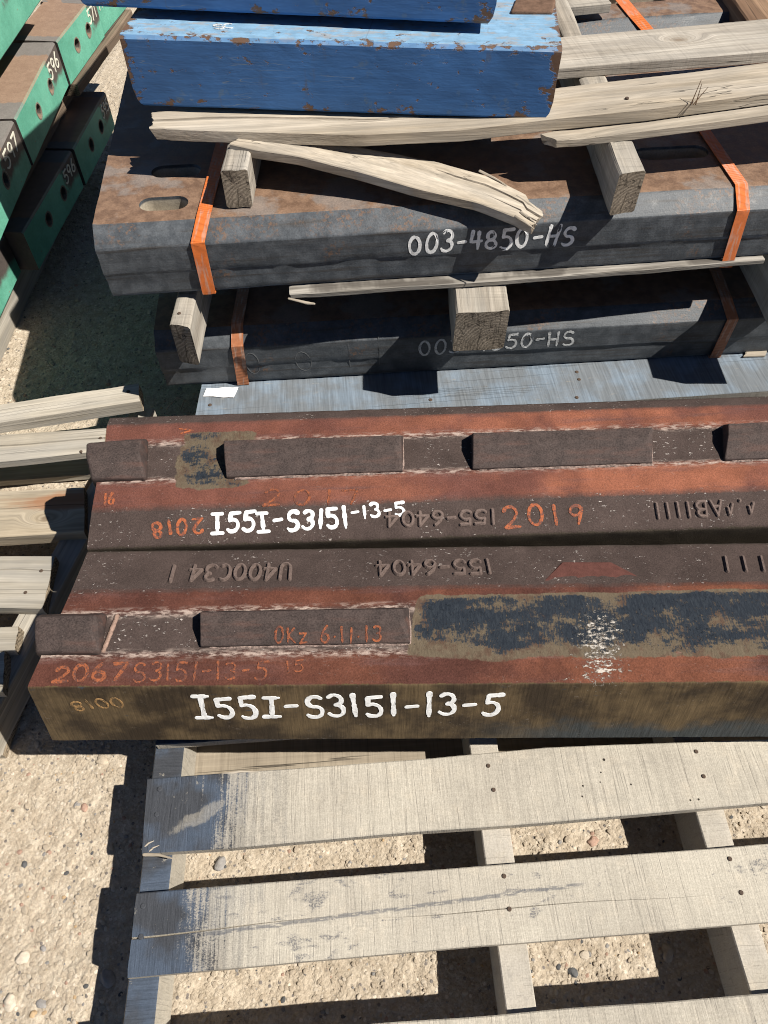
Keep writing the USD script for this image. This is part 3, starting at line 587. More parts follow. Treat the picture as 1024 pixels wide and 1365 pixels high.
# ------------------------------------------------------------------ front pallet
fp = thing('wooden_pallet', P(560, 1180, 0.0), 'weathered wooden pallet in the foreground, with blue-grey overspray on its left board ends', 'pallet')
Z = 0.125
def frontmat(name, L, **kw): return deck_wood(name, paint=-L + 0.115, **kw)
def board3(px_far, px_near, name, z, thick, mat, r=0.45, **kw):
    far = [P(*q, z) for q in px_far]; near = [P(*q, z) for q in px_near]
    far[-2], far[-1] = ext(far[-2], far[-1], 0, r); near[-2], near[-1] = ext(near[-2], near[-1], 0, r)
    return plank(fp, name, list(zip(near, far)), thick, mat, **kw)
def blen(a, b, z, r): return (np.linalg.norm(P(*b, z) - P(*a, z)) + r) / 2
Lb = blen((193, 1090), (1024, 1030), Z, 0.45)
m1 = frontmat('front_board_wood', Lb, specks=0.25, scar=(-Lb + 0.075, -0.008, 0.034, 0.010))
b1 = board3([(196, 1038), (290, 1031), (560, 1012), (729, 996), (1024, 985)], [(189.5, 1138), (300, 1131), (560, 1108), (729, 1096), (1024, 1070)], 'deck_board', Z, 0.02, m1, seed=11, edge=0.001, jag=(0.002, 0.001))
for q in [(213, 1052), (209, 1086)]: nail(b1, *q, Z, 0.0036, PNAIL)
for q in [(651, 1021), (658, 1053), (928, 1002), (938, 1035)]: nail(b1, *q, Z)
m2 = frontmat('second_board_wood', Lb, slant=0.02, saw=0.6, specks=0.95, dash=((-Lb + 0.13, -Lb + 0.62, -0.003, 0.045, 0.0035),))
b2 = board3([(183, 1190), (560, 1161), (800, 1142), (1024, 1125)], [(168.5, 1304), (560, 1268), (800, 1248), (1024, 1229)], 'deck_board', Z, 0.02, m2, seed=12, edge=0.001, jag=(0.002, 0.001), notches=((0.46, 0.50, 0.0016, 0.006, 0.0, 0.22), (0.44, 0.40, 0.0007, 0.003, 0.24, 0.62)))
for q in [(191, 1208), (188, 1249)]: nail(b2, *q, Z, 0.0036, PNAIL)
for q in [(672, 1168), (679, 1212), (973, 1145), (988, 1190)]: nail(b2, *q, Z)
b3 = board3([(152, 1393), (540, 1362), (1024, 1324)], [(140, 1504), (540, 1474), (1024, 1436)], 'deck_board', Z, 0.02, W_PALE, seed=13, edge=0.001)
f0, f1 = ext(P(207, 993, Z), P(1024, 935, Z), 0, 0.4)
b0 = plank(fp, 'deck_board', [(f0, f0 + [0.004, 0.095, 0]), (f1, f1 + [0.004, 0.095, 0])], 0.02, frontmat('hidden_board_wood', 0.6), seed=14)
for y in (0.66, 0.86): plank(fp, 'deck_board', [((-0.36, y, Z), (-0.355, y + 0.095, Z)), ((1.05, y + 0.1, Z), (1.05, y + 0.195, Z))], 0.02, W_PALE, seed=int(y * 100))
for x in (-0.22, 0.5): plank(fp, 'bearer', [((x + 0.08, 0.41, 0.183), (x, 0.41, 0.183)), ((x + 0.08, 0.9, 0.183), (x, 0.9, 0.183))], 0.0575, W_SIDE, seed=19)
ZS = 0.105
def stringer(l0, l1, r0, r1, mat, seed, name='stringer'):
    a, b = ext(P(*l0, ZS), P(*l1, ZS), 0.34, 0.05); c, d = ext(P(*r0, ZS), P(*r1, ZS), 0.34, 0.05)
    return plank(fp, name, [(b, d), (a, c)], 0.085, mat, seed=seed, edge=0.001)
s0 = stringer((206.8, 1000), (164, 1365), (241, 1036), (205, 1365), deck_wood('overspray_stringer_wood', paint=3.0), 21)
s1 = stringer((641.6, 1107), (674.7, 1348), (679.5, 1102), (715.8, 1346), W_SIDE, 22)
s2 = stringer((927.6, 1083), (997.6, 1314), (966, 1081), (1036, 1312), W_SIDE, 23)
n0, n1 = P(232, 1075, 0.018), P(1024, 1020, 0.018); d0 = np.array([0.006, 0.105, 0])
plank(fp, 'bottom_board', [(n0 - [0.02, 0, 0], n0 + d0 - [0.02, 0, 0]), (n1 + [.4, .02, 0], n1 + d0 + [.4, .02, 0])], 0.017, W_TAN, seed=31)

# ------------------------------------------------------------------ the two castings
def casting(label, lines, T, mat, seed, patch, chips, beads, bluef):
    A = np.array([P(*l, z) for l, r, z in lines]); B = np.array([P(*r, z) for l, r, z in lines])
    if True:                                   # hidden lower edges stand straight below the visible ones
        for k, (src, z, dy) in lines_fix.items(): A[k] = A[src] * [1, 1, 0] + [0, dy, z]; B[k] = B[src] * [1, 1, 0] + [0, dy, z]
    B = A + (B - A) * T
    th = thing('steel_casting', (A[0] + B[0]) / 2 * [1, 1, 0] + [0, 0, 0.125], label, 'steel casting')
    vs = []
    for k in range(len(A) - 1):
        w = np.linalg.norm(A[k + 1] - A[k]); n = max(4, int(w / 0.007)); e = min(0.15, 0.003 / w)
        vs += list(k + np.r_[0, e, np.linspace(e, 1 - e, n)[1:-1], 1 - e])
    vs.append(len(A) - 1.0); vs = np.array(vs)
    Lx = np.linalg.norm(B[0] - A[0]); n = int(Lx / 0.007); ts = np.linspace(0, 1, n + 1)
    ks = np.clip(vs.astype(int), 0, len(A) - 2); fr = vs - ks
    la = A[ks] * (1 - fr)[:, None] + A[ks + 1] * fr[:, None]; lb = B[ks] * (1 - fr)[:, None] + B[ks + 1] * fr[:, None]
    V = la[None] * (1 - ts)[:, None, None] + lb[None] * ts[:, None, None]
    # soften the corners across the section
    Vs = V.copy()
    for it in range(2): Vs[:, 1:-1] = Vs[:, 1:-1] * 0.5 + (Vs[:, :-2] + Vs[:, 2:]) * 0.25
    V = Vs
    tang = np.gradient(V, axis=1); nrm = np.cross(np.broadcast_to(unit(B[0] - A[0]), tang.shape), tang); nrm /= np.maximum(np.linalg.norm(nrm, axis=-1, keepdims=True), 1e-9)
    if nrm[:, len(vs) // 2, 2].mean() < 0: nrm = -nrm
    U = ts * Lx; UU, VV = np.meshgrid(U, vs, indexing='ij')
    bd = np.zeros_like(VV)
    for k in beads: bd = np.maximum(bd, np.exp(-((VV - k) * np.linalg.norm(A[min(k + 1, len(A) - 1)] - A[k]) / 0.0035) ** 2))
    pa, cp = patch(UU, VV), chips(UU, VV)
    amp = np.clip((meshkit.fbm(V * 45, 4, seed) - 0.5) * 0.0016 + (meshkit.fbm(V * 160, 2, seed + 1) - 0.5) * 0.0007, -0.0007, 0.0007) + bd * 0.0016 * (meshkit.fbm(V * 120, 2, seed + 2)) - np.clip(pa, 0, 1) * 0.001
    V = V + nrm * amp[..., None]
    m = len(vs); v = V.reshape(-1, 3); f = []
    I = np.arange((n + 1) * m).reshape(n + 1, m)
    f = np.stack([I[:-1, :-1], I[1:, :-1], I[1:, 1:], I[:-1, 1:]], -1).reshape(-1, 4)
    f = np.vstack([f[:, [0, 1, 2]], f[:, [0, 2, 3]]])
    uv = np.c_[UU.ravel(), VV.ravel()]
    caps = []
    for e in (0, n):
        c = len(v); v = np.vstack([v, V[e].mean(0) - [0, 0, 0.03]]); uv = np.vstack([uv, [U[e], len(A) - 1.5]])
        for k in range(m): caps.append([I[e, k], I[e, (k + 1) % m], c] if e else [I[e, (k + 1) % m], I[e, k], c])
    for i in range(n): caps += [[I[i, m - 1], I[i + 1, m - 1], I[i + 1, 0]], [I[i, m - 1], I[i + 1, 0], I[i, 0]]]
    f = outward(v, np.vstack([f, np.array(caps)]))
    z = np.zeros(len(v) - (n + 1) * m)
    blu = np.clip((UU - bluef) / 0.15, 0, 1)
    ang = math.atan2(*(B[0] - A[0])[[1, 0]])
    BODY[th] = cKDTree(v), v
    put(th, 'body', v, f, mat, 40, ang=ang, uv=uv, prim={'patch': np.r_[pa.ravel(), z], 'chips': np.r_[cp.ravel(), z], 'bead': np.r_[bd.ravel(), z], 'blue': np.r_[blu.ravel(), z]})
    return th, A, B
def lug(th, nl, nr, fr, fl, z, h, mat=LUGM, dirx=0.010, seed=1, lean=(0.46, 0.2), ends=(0.004, 0.008), r=0.0022, name='lug', label=None, rext=0.0):
    q = [P(*p, z) for p in (nl, nr, fr, fl)]
    q[0], q[1] = ext(q[0], q[1], 0, rext); q[3], q[2] = ext(q[3], q[2], 0, rext)
    ax = unit(q[1] - q[0]); ac = unit(q[3] - q[0]); w = np.linalg.norm(q[3] - q[0])
    base = [p - [0, 0, 0.012] for p in q]
    top = [q[0] + ac * w * lean[0] + ax * ends[0], q[1] + ac * w * lean[0] - ax * ends[1], q[2] - ac * w * lean[1] - ax * ends[1], q[3] - ac * w * lean[1] + ax * ends[0]]
    low = [p + [0, 0, 0.004] for p in q]
    M = manifold3d.Manifold.batch_hull([manifold3d.Manifold.sphere(r, 12).translate([float(k) for k in (p + (np.mean(q, 0) - p) * 0.0 + [0, 0, dz])]) for p, dz in [(p, 0) for p in base + low] + [(p, h - r) for p in top]])
    v, f = mf(M.refine_to_length(0.005)); v = displace(v, f, 0.0009, 70, seed, octaves=3)
    lp_ = put(th, name, v, f, mat, 45, ang=math.atan2(ax[1], ax[0]), label=label)
    rb = np.random.RandomState(seed); pts = []
    for a_, b_ in ((q[3], q[2]), (q[2], q[1]), (q[1], q[0])):
        n_ = max(3, int(np.linalg.norm(b_ - a_) / 0.012)); pts += [a_ + (b_ - a_) * t for t in np.arange(n_) / n_]
    cen = np.mean(q, 0); rr = [0.0022 + 0.0014 * rb.rand() for _ in pts]
    pts = [p + unit((p - cen) * [0.12, 1, 0]) * 0.0015 + [rb.normal() * 0.0006, rb.normal() * 0.0006, 0.0004] for p in pts]
    sp_ = [manifold3d.Manifold.sphere(r_, 7).translate([float(k) for k in p]) for p, r_ in zip(pts, rr)]
    bm_ = manifold3d.Manifold.batch_boolean([manifold3d.Manifold.batch_hull([a_, b_]) for a_, b_ in zip(sp_[:-1], sp_[1:])], manifold3d.OpType.Add)
    put(lp_, 'bead', *mf(bm_), BEADM, 40); BODY[lp_] = cKDTree(v), v; return lp_
BEADM = flat('lime_bead_skin', (0.27, 0.20, 0.17), 0.8, 0.9, 260, 0.001)

ZT, ZB = 0.31, 0.285
def box_mask(u, v, u0, u1, v0, v1, s=0.02, sv=0.12): 
    a = np.clip(np.minimum(u - u0, u1 - u) / s + 0.5, 0, 1); b = np.clip(np.minimum(v - v0, v1 - v) / sv + 0.5, 0, 1); return a * b
# front casting: bottom front, top front, lug channel near, lug channel far, red/brown, brown back edge, bottom back
L1 = [((70, 987), (1024, 982), 0.185), ((36, 916), (1024, 909), ZT), ((55, 875), (1024, 866), ZT), ((80.6, 820), (1024, 792), ZT), ((94, 790), (1024, 779), ZT), ((117.5, 734), (1024, 722.5), ZB), ((117.5, 734), (1024, 722.5), ZB)]
lines_fix = {6: (5, 0.185, 0.0)}
def u_of(px, A, B, v=845, z=ZT): return np.dot(P(px, v, z) - A[0], unit(B[0] - A[0]))
A_ = np.array([P(*l, z) for l, r, z in L1]); B_ = np.array([P(*r, z) for l, r, z in L1])
uu = lambda px, v=845: u_of(px, A_, B_, v)
patch1 = lambda u, v: np.clip(box_mask(u, v, uu(549), 9, 1.86, 3.5, 0.012, 0.5), 0, 1) * (1 - 0.25 * np.exp(-((v - 2.0) / 0.3) ** 2))
def chips1(u, v):
    c = np.exp(-((u - uu(815) + (v - 2) * 0.01) / 0.075) ** 2) * np.clip(1.25 - abs(v - 1.9) * 0.45, 0, 1) * (v > 0.72)
    c = np.maximum(c, 0.95 * np.exp(-((u - uu(800, 890)) / 0.10) ** 2) * np.exp(-((v - 1.12) / 0.26) ** 2))
    return np.maximum(c, 0.62 * np.exp(-((u - uu(860)) / 0.12) ** 2) * (v > 3.6) * (v < 5))
c1, A1, B1 = casting('rusty steel casting nearest the camera, olive ground front face with white numbers', L1, 1.4, CAST1, 5, patch1, chips1, (2, 3), uu(620))
n_top = (0, 0, 1)
lug(c1, (54, 869), (131, 869), (138, 824), (57, 826), ZT, 0.022, seed=2, ends=(0.002, 0.006), r=0.005)
long_lug = lug(c1, (270, 862), (545, 857), (543, 814), (271, 819), ZT, 0.022, seed=3, ends=(0.002, 0.01))
# slanting weld bead beside the end lug
q0, q1 = P(138, 868, ZT), P(156, 822, ZT)
seg = [q0 + (q1 - q0) * t for t in np.linspace(0, 1, 9)]
rb = np.random.RandomState(2)
bm = manifold3d.Manifold()
for i in range(8): bm = bm + manifold3d.Manifold.batch_hull([manifold3d.Manifold.sphere(0.0032 * rb.uniform(0.8, 1.3), 10).translate([float(k) for k in s_]) for s_ in seg[i:i + 2]])
BEAD = flat('weld_bead_skin', (0.27, 0.18, 0.14), 0.6, 0.5, 200, 0.001)
put(c1, 'weld_bead', *mf(bm), BEAD, 40)
# red boss on the brown slope
def slope_z(A, B, k, p): return p
pb = [P(722, 778.5, ZT - 0.001), P(870, 778, ZT - 0.001), P(815, 749.5, ZT - 0.0095), P(751, 749.5, ZT - 0.0095)]
M = manifold3d.Manifold.batch_hull([manifold3d.Manifold.sphere(0.002, 8).translate([float(k) for k in (p - [0, 0, dz])]) for p in pb for dz in (0.0035, 0.03)])
put(c1, 'red_boss', *mf(M.refine_to_length(0.01)), REDP, 40)
pl_brown1 = (A1[4], np.cross(B1[4] - A1[4], A1[5] - A1[4]))
CASTL = [(0.0056, -0.001, 0.0014), (0.0042, -0.001, 0.0028), (0.0024, -0.001, 0.0038)]
def cast(th, text, s, e, h, pl, seed=1, **kw): return lettering(th, 'raised_lettering', text, s, e, h, pl, 0.004, LETTER, layers=CASTL, seed=seed, loose=0.03, **kw)
cast(c1, 'Uq00C3q 1', (389, 752.5), (229, 755.5), -20, pl_brown1, 3)
cast(c1, '155-6q0q', (653, 747), (502, 750), -18, pl_brown1, 4)
cast(c1, '1111', (1042, 743), (962, 744), -18, pl_brown1, 5, gap=0.55, shear=0.25)
pl_front1 = (A1[0], np.cross(B1[0] - A1[0], A1[1] - A1[0]))
lettering(c1, 'white_marking', 'I55I-S3151-13-5', (263, 957), (664, 953), 27, pl_front1, 0.0062, WHITE, seed=5, loose=0.09, gap=0.24)
lettering(c1, 'ochre_marking', '0018', (158, 929), (92, 936), -13, pl_front1, 0.0025, OCHRE, seed=6, loose=0.1)
pl_flange1 = (A1[1], np.cross(B1[1] - A1[1], A1[2] - A1[1]))
lettering(c1, 'orange_marking', '2067', (70, 909), (165, 906), 21, pl_flange1, 0.0042, ORANGE2, seed=7, loose=0.12)
lettering(c1, 'orange_marking', 'S3151-13-5', (177, 909), (355, 906), 23, pl_flange1, 0.0028, ORANGE2, seed=8, loose=0.1)
lettering(c1, 'orange_marking', '15', (382, 897), (405, 894), 15, pl_flange1, 0.002, ORANGE2, seed=9, loose=0.1)
lq = P(300, 848, ZT + 0.012)
fl_n = unit(np.cross(P(540, 857, ZT) - P(270, 862, ZT), (P(271, 845, ZT + 0.024) - P(270, 862, ZT))))

# back casting: bottom front, brown near edge, brown/red, red/channel, channel/red, red/brown, back edge, bottom back
L2 = [((115.7, 732), (1024, 702), 0.185), ((115.7, 732), (1024, 702), ZB + 0.003), ((122.5, 679), (1024, 650), ZT), ((129, 643.5), (1024, 614.5), ZT), ((140, 593), (1024, 565), ZT), ((142.7, 567), (1024, 539), ZT), ((147, 556), (1024, 527), 0.30), ((147, 556), (1024, 527), 0.30)]
lines_fix = {0: (1, 0.185, 0.012), 7: (6, 0.185, 0.01)}
A_2 = np.array([P(*l, z) for l, r, z in L2]); B_2 = np.array([P(*r, z) for l, r, z in L2])
u2 = lambda px, v=610: np.dot(P(px, v, ZT) - A_2[0], unit(B_2[0] - A_2[0]))
patch2 = lambda u, v: 0.72 * box_mask(u, v, u2(196), u2(289), 2.66, 4.5, 0.02, 0.2)
chips2 = lambda u, v: 0.6 * np.exp(-((u - u2(860, 690)) / 0.5) ** 2) * (v < 1.9) * (v > 0.8)
c2, A2, B2 = casting('rusty steel casting behind the front one, red bands and four raised lugs in a row', L2, 1.42, CAST2, 9, patch2, chips2, (3, 4), 9)
lug(c2, (127, 640), (192, 638), (194, 591), (128, 596), ZT, 0.0235, seed=12, ends=(-0.004, 0.004), r=0.005, lean=(0.5, 0.2))
lug(c2, (304, 637), (535, 629), (536, 585), (303, 592), ZT, 0.0235, seed=13, ends=(0.0, 0.006), lean=(0.5, 0.2))
lug(c2, (631, 626), (867, 618), (866, 575), (630, 582), ZT, 0.0235, seed=14, ends=(0.0, 0.006), lean=(0.5, 0.2))
lug(c2, (966, 614), (1060, 611), (1060, 566), (965, 570), ZT, 0.0235, seed=15, ends=(0.0, 0.006), lean=(0.5, 0.2), rext=0.2)
pl_b2 = (A2[1], np.cross(B2[1] - A2[1], A2[2] - A2[1])); pl_r2 = (A2[2], np.cross(B2[2] - A2[2], A2[3] - A2[2]))
cast(c2, '155-6q0q', (660, 680), (515, 684), -18, pl_b2, 14)
cast(c2, 'V,VAB1111', (1004, 666), (871, 672), -19, pl_b2, 15, gap=0.3)
lettering(c2, 'white_marking', 'I55I-S3151', (283, 711), (465, 703), 26, pl_b2, 0.0058, WHITE, seed=16, loose=0.1, gap=0.24)
lettering(c2, 'white_marking', '-13-5', (468, 692), (540, 686), 17, pl_b2, 0.0042, WHITE, seed=17, loose=0.08, gap=0.24)
lettering(c2, 'orange_marking', '2019', (674, 703), (776, 697), 27, pl_b2, 0.0045, ORANGE, seed=18, loose=0.12, gap=0.35)
lettering(c2, 'orange_marking', '2018', (270, 690), (202, 697), -19, pl_b2, 0.0045, ORANGE, seed=19, loose=0.12, gap=0.35)
lettering(c2, 'orange_marking', '2017', (350, 675), (482, 670), 20, pl_r2, 0.0034, ORANGE2, seed=20, loose=0.12, gap=0.5)
lettering(c2, 'orange_marking', '16', (138, 674), (152, 672), 15, pl_r2, 0.0034, ORANGE, seed=21, loose=0.1)
lettering(c2, 'orange_marking', '>', (240, 579), (262, 578), 8, (A2[4], np.array([0, 0, 1.0])), 0.003, ORANGE, seed=22, loose=0.1)
# writing on the front casting's long lug
a0, a1_ = P(270, 862, ZT), P(545, 857, ZT); ac = unit(P(271, 819, ZT) - a0)
fn = unit(np.cross(unit(a1_ - a0), ac * 0.46 * 0.058 + np.array([0, 0, 0.0178])))
lettering(long_lug, 'orange_marking', 'OKz 6.11.13', (366, 858), (508, 855), 20, (a0 + np.array([0, 0, 0.004]) + fn * 0.0022, fn), 0.0026, ORANGE2, seed=23, loose=0.1, gap=0.3, body=(-0.001, 0.0008))

# ------------------------------------------------------------------ back pallet, dark forged bars
bp = thing('wooden_pallet', P(640, 500, 0.0), 'wooden pallet with blue-grey painted front board, under the dark steel bars', 'pallet')
zb = 0.1255
f0, f1 = P(269, 512, zb), P(1024, 463, zb); f0, f1 = ext(f0, f1, 0, 0.4)
Lq = np.linalg.norm(f1 - f0) / 2
WB = wood('blue_grey_board_wood', (0.30, 0.29, 0.265), (0.20, 0.19, 0.175), saw=0.25, paint=(8.0, 8.5, 0.05), pcol=((0.14, 0.155, 0.17), (0.165, 0.205, 0.25)), stain=tuple((x, -0.02, 0.07, 0.09, (0.25, 0.235, 0.21)) for x in (-Lq + 0.07, -Lq + 0.52, -Lq + 0.82, -Lq + 1.2)))
bb = plank(bp, 'deck_board', [(f0 - [0.0, 0.13, 0], f0 + [0, 0.03, 0]), (f1 - [0, 0.13, 0], f1 + [0, 0.03, 0])], 0.02, WB, seed=41)
for q in [(280, 540), (574, 533), (772, 506), (769, 530), (769, 496)]: nail(bb, *q, zb, 0.004)
plank(bp, 'deck_board', [(f0 + [0.0, 0.2, 0], f0 + [0, 0.33, 0]), (f1 + [0, 0.2, 0], f1 + [0, 0.33, 0])], 0.02, WB, seed=42)
for x in (-0.33, 0.3, 0.9):
    y = 1.02 + 0.08 * (x + .33); plank(bp, 'stringer', [((x + 0.04, y, 0.105), (x, y, 0.105)), ((x + 0.01, y + 0.7, 0.105), (x - 0.03, y + 0.7, 0.105))], 0.105, W_SIDE, seed=43)
tg = [P(271, 529, zb), P(312, 531, zb), P(318, 517, zb), P(276, 519, zb)]
tv = []; 
for i in range(7):
    for j in range(4):
        a, b = i / 6, j / 3; p = (tg[0] * (1 - a) + tg[1] * a) * (1 - b) + (tg[3] * (1 - a) + tg[2] * a) * b
        tv.append(p + [0, 0, 0.0015 + 0.002 * math.sin(a * 5 + b * 2) ** 2])
tv = np.array(tv); k = np.arange(28).reshape(7, 4); tf = np.stack([k[:-1, :-1], k[1:, :-1], k[1:, 1:], k[:-1, 1:]], -1).reshape(-1, 4)
tv2 = np.vstack([tv, tv - [0, 0, 0.0004]]); tf = np.vstack([tf, tf[:, ::-1] + 28])
put('/World', 'paper_label', tv2, tf, flat('white_paper', (0.8, 0.8, 0.8), 0.6, 0.05, 60, 0.0002), True, label='torn white paper scrap stuck on the blue-grey board corner', cat='paper')

def forged_bar(label, p_left, p_right, z0, Ltot, W=0.66, hf=0.1005, h=0.1265, ch=0.036, slots=(), left_ext=0.0, name='forged_steel_bar', seed=1):
    a, b = P(*p_left, z0), P(*p_right, z0); ax = unit(b - a); ang = math.atan2(ax[1], ax[0])
    prof = [(0.004, 0), (0.0015, 0.006), (0.0015, hf * 0.45), (0, hf * 0.5), (0, hf - 0.004), (0.0015, hf), (ch - 0.003, h - 0.001), (ch + 0.004, h), (W, h), (W, 0)]
    m = manifold3d.Manifold.extrude(manifold3d.CrossSection([prof[::-1]]), Ltot)
    v, f = mf(m); v = v[:, [2, 0, 1]]; m = to_manifold(v, f)
    for (sx, sy, sl, sw) in slots:
        cyl = manifold3d.Manifold.cylinder(0.2, sw / 2, sw / 2, 24)
        s = manifold3d.Manifold.batch_hull([cyl.translate([sx - sl / 2 + sw / 2, sy, h - 0.035]), cyl.translate([sx + sl / 2 - sw / 2, sy, h - 0.035])]); m = m - s
    v, f = mf(m.refine_to_length(0.016)); v0 = v.copy()
    n = trimesh.Trimesh(v, f, process=False).vertex_normals
    amp = (meshkit.fbm(v * [14, 40, 60], 3, seed) - 0.5) * 0.0022
    line = 0.45 * hf + 0.008 * (meshkit.fbm(np.c_[v[:, 0] * 9, v[:, 0] * 0, v[:, 0] * 0], 3, seed + 4) - 0.5) * 3
    amp -= np.where((v[:, 1] < 0.01), 0.0018 * (v[:, 2] < line), 0)
    v = v + n * amp[:, None]
    M = frame(a, ang); w = (M @ np.c_[v, np.ones(len(v))].T).T[:, :3]
    th = thing(name, a, label, 'steel bar'); BODY[th] = cKDTree(w), w
    put(th, 'body', w, f, BARM, 28, origin=a, ang=ang)
    return th, M
D1, M1 = forged_bar('lower dark forged steel bar, its white numbers half hidden by a timber block', (223, 517), (1024, 471), 0.1275, 1.62, seed=3)
D2, M2 = forged_bar('dark forged steel bar with rusty slotted top, white numbers and two orange straps', (150, 398), (1024, 342), 0.3795, 1.62, slots=((0.115, 0.085, 0.085, 0.042), (0.13, 0.19, 0.09, 0.042), (1.05, 0.16, 0.14, 0.045)), seed=7)
def on_bar(M, u, v): # pixel on the bar's front face
    n = M[:3, :3] @ np.array([0, -1.0, 0]); return RP(u, v, M[:3, 3], n)
def bar_x(M, p): return (np.linalg.inv(M) @ np.r_[p, 1])[0]
face2 = (M2[:3, 3], M2[:3, :3] @ np.array([0, -1.0, 0])); face1 = (M1[:3, 3], M1[:3, :3] @ np.array([0, -1.0, 0]))
lettering(D2, 'white_marking', '003-4850-HS', (545, 338), (762, 326), 25, face2, 0.0056, WHITE, seed=31, loose=0.1, gap=0.22, body=(-0.0012, 0.0006))
lettering(D1, 'white_marking', '003-4850-HS', (559, 473), (764, 459), 19, face1, 0.0045, WHITE2, seed=32, loose=0.08, gap=0.22, body=(-0.0012, 0.0006))

def timber(label, nl, nr, z, back, h, mat=W_BLOCK, seed=1, skew=0.0, name='timber_block', jag=(0.002, 0.003), group=None, th=None):
    """Short sawn block running back from a near end whose top edge is seen at nl - nr."""
    a, b = P(*nl, z), P(*nr, z); d = unit(np.array([-(b - a)[1], (b - a)[0], 0])) ; d = unit(np.array([skew, 1.0, 0]))
    e0, e1 = a + d * back, b + d * back
    return plank('/World', name, [(b, a), (e1, e0)], h, mat, seed=seed, jag=(0.0035, 0.003), cham=0.0035, edge=0.003, rough=0.0016, label=label, cat='timber block')
def timber_nail(path, u, v, z): return nail(path, u, v, z, 0.0035)
zc = 0.3655
t1 = timber('sawn timber block near the left end of the lower dark bar, nail in its top', (226, 432), (253, 436), zc, 0.36, 0.0885, seed=51, skew=-0.02)
nail(t1, 239, 418, zc, 0.0035)
timber('square timber block with dark end grain between the two dark bars, covering painted numbers', (608.5, 417), (681, 413), zc, 0.36, 0.09, seed=52, skew=0.0)
tb_ = P(1031, 450, 0.2775); plank('/World', 'timber_block', [(tb_ * [1, 1, 0] + [0.09, 0, zc], tb_ * [1, 1, 0] + [0, 0, zc]), (tb_ * [1, 1, 0] + [0.09, 0.4, zc], tb_ * [1, 1, 0] + [0, 0.4, zc])], 0.089, W_BLOCK, seed=53, cham=0.002, label='shaded timber block at the right edge between the dark bars', cat='timber block')
zt2 = 0.583
timber('grey cracked timber block under the long split plank, left of the splintered board', (294, 227), (330, 225), 0.576, 0.40, 0.0675, seed=54, skew=0.0)
timber('upright grey timber block under the thin plank, standing on the upper dark bar', (826, 231), (861, 227), zt2, 0.40, 0.0745, seed=55, skew=-0.01)
timber('grey timber block at the back, beside the right end of the blue bars', (777, 114), (806, 112), zt2, 0.40, 0.0745, seed=56, skew=-0.02, mat=W_GREY)

# thin ply-like spacer under the upper bar
s0_, s1_ = P(384, 398, 0.379), P(1020, 344, 0.379)
sp = plank('/World', 'spacer_board', [(s0_ + [0, 0.012, -.0005], s0_ + [0, 0.1, -.0005]), ((s0_ + s1_) / 2 - [0, 0.001, .0005], (s0_ + s1_) / 2 + [0, 0.1, -.0005]), (s1_ - [0, 0.004, 0.0005], s1_ + [-0.01, 0.1, -.0005])], 0.0105, wood('layered_spacer_wood', (0.32, 0.295, 0.26), (0.16, 0.145, 0.125), grain=3.0, layers=True), seed=61, jag=(0.02, 0.003), edge=0.003, label='thin grey layered spacer board pinched under the upper dark bar', cat='board')
# curl of splinter at its left end
pc = [P(385, 398, 0.377), P(398, 401, 0.372), P(410, 404, 0.369), P(419, 405, 0.370)]
bm = manifold3d.Manifold()
for i in range(3): bm = bm + manifold3d.Manifold.batch_hull([manifold3d.Manifold.sphere(r_, 8).translate([float(k) for k in q]) for q, r_ in zip(pc[i:i + 2], [(0.002, 0.0025), (0.0025, 0.003), (0.003, 0.002)][i])])
put(sp, 'splinter', *mf(bm), W_NEW, 40)

def strap(label, M, pts, width, mat, group=None, name='orange_strap'):
    """Webbing laid over the bar: points are (x along, y back, z up) in the bar's frame; it bends over the edges."""
    pts = np.array(pts, float); d = np.r_[0, np.cumsum(np.linalg.norm(np.diff(pts, axis=0), axis=1))]
    s = np.unique(np.r_[np.linspace(0, d[-1], 60), d]); q = np.stack([np.interp(s, d, pts[:, k]) for k in range(3)], 1)
    tg_ = np.gradient(q, axis=0); tg_ /= np.linalg.norm(tg_, axis=1, keepdims=True)
    nn = np.cross([1.0, 0, 0], tg_); nn /= np.linalg.norm(nn, axis=1, keepdims=True)
    if nn[:, 2].sum() - nn[:, 1].sum() < 0: nn = -nn
    wd = np.array([1.0, 0, 0]); rows = []
    for k in range(len(q)): rows += [q[k] - wd * width / 2 + nn[k] * 0.0016, q[k] + wd * width / 2 + nn[k] * 0.0016, q[k] + wd * width / 2 + nn[k] * 0.0003, q[k] - wd * width / 2 + nn[k] * 0.0003]
    v = np.array(rows); f = []
    for k in range(len(q) - 1):
        for a in range(4): b = (a + 1) % 4; f += [[4 * k + a, 4 * k + b, 4 * k + 4 + b], [4 * k + a, 4 * k + 4 + b, 4 * k + 4 + a]]
    e = 4 * (len(q) - 1); f += [[0, 1, 2], [0, 2, 3], [e, e + 2, e + 1], [e, e + 3, e + 2]]
    f = outward(v, np.array(f)); w = (M @ np.c_[v, np.ones(len(v))].T).T[:, :3]
    uv = np.c_[np.repeat(s, 4), np.tile([0, 1, 1, 0], len(s))]
    put('/World', name, w, f, mat, 35, uv=uv, label=label, cat='strap')
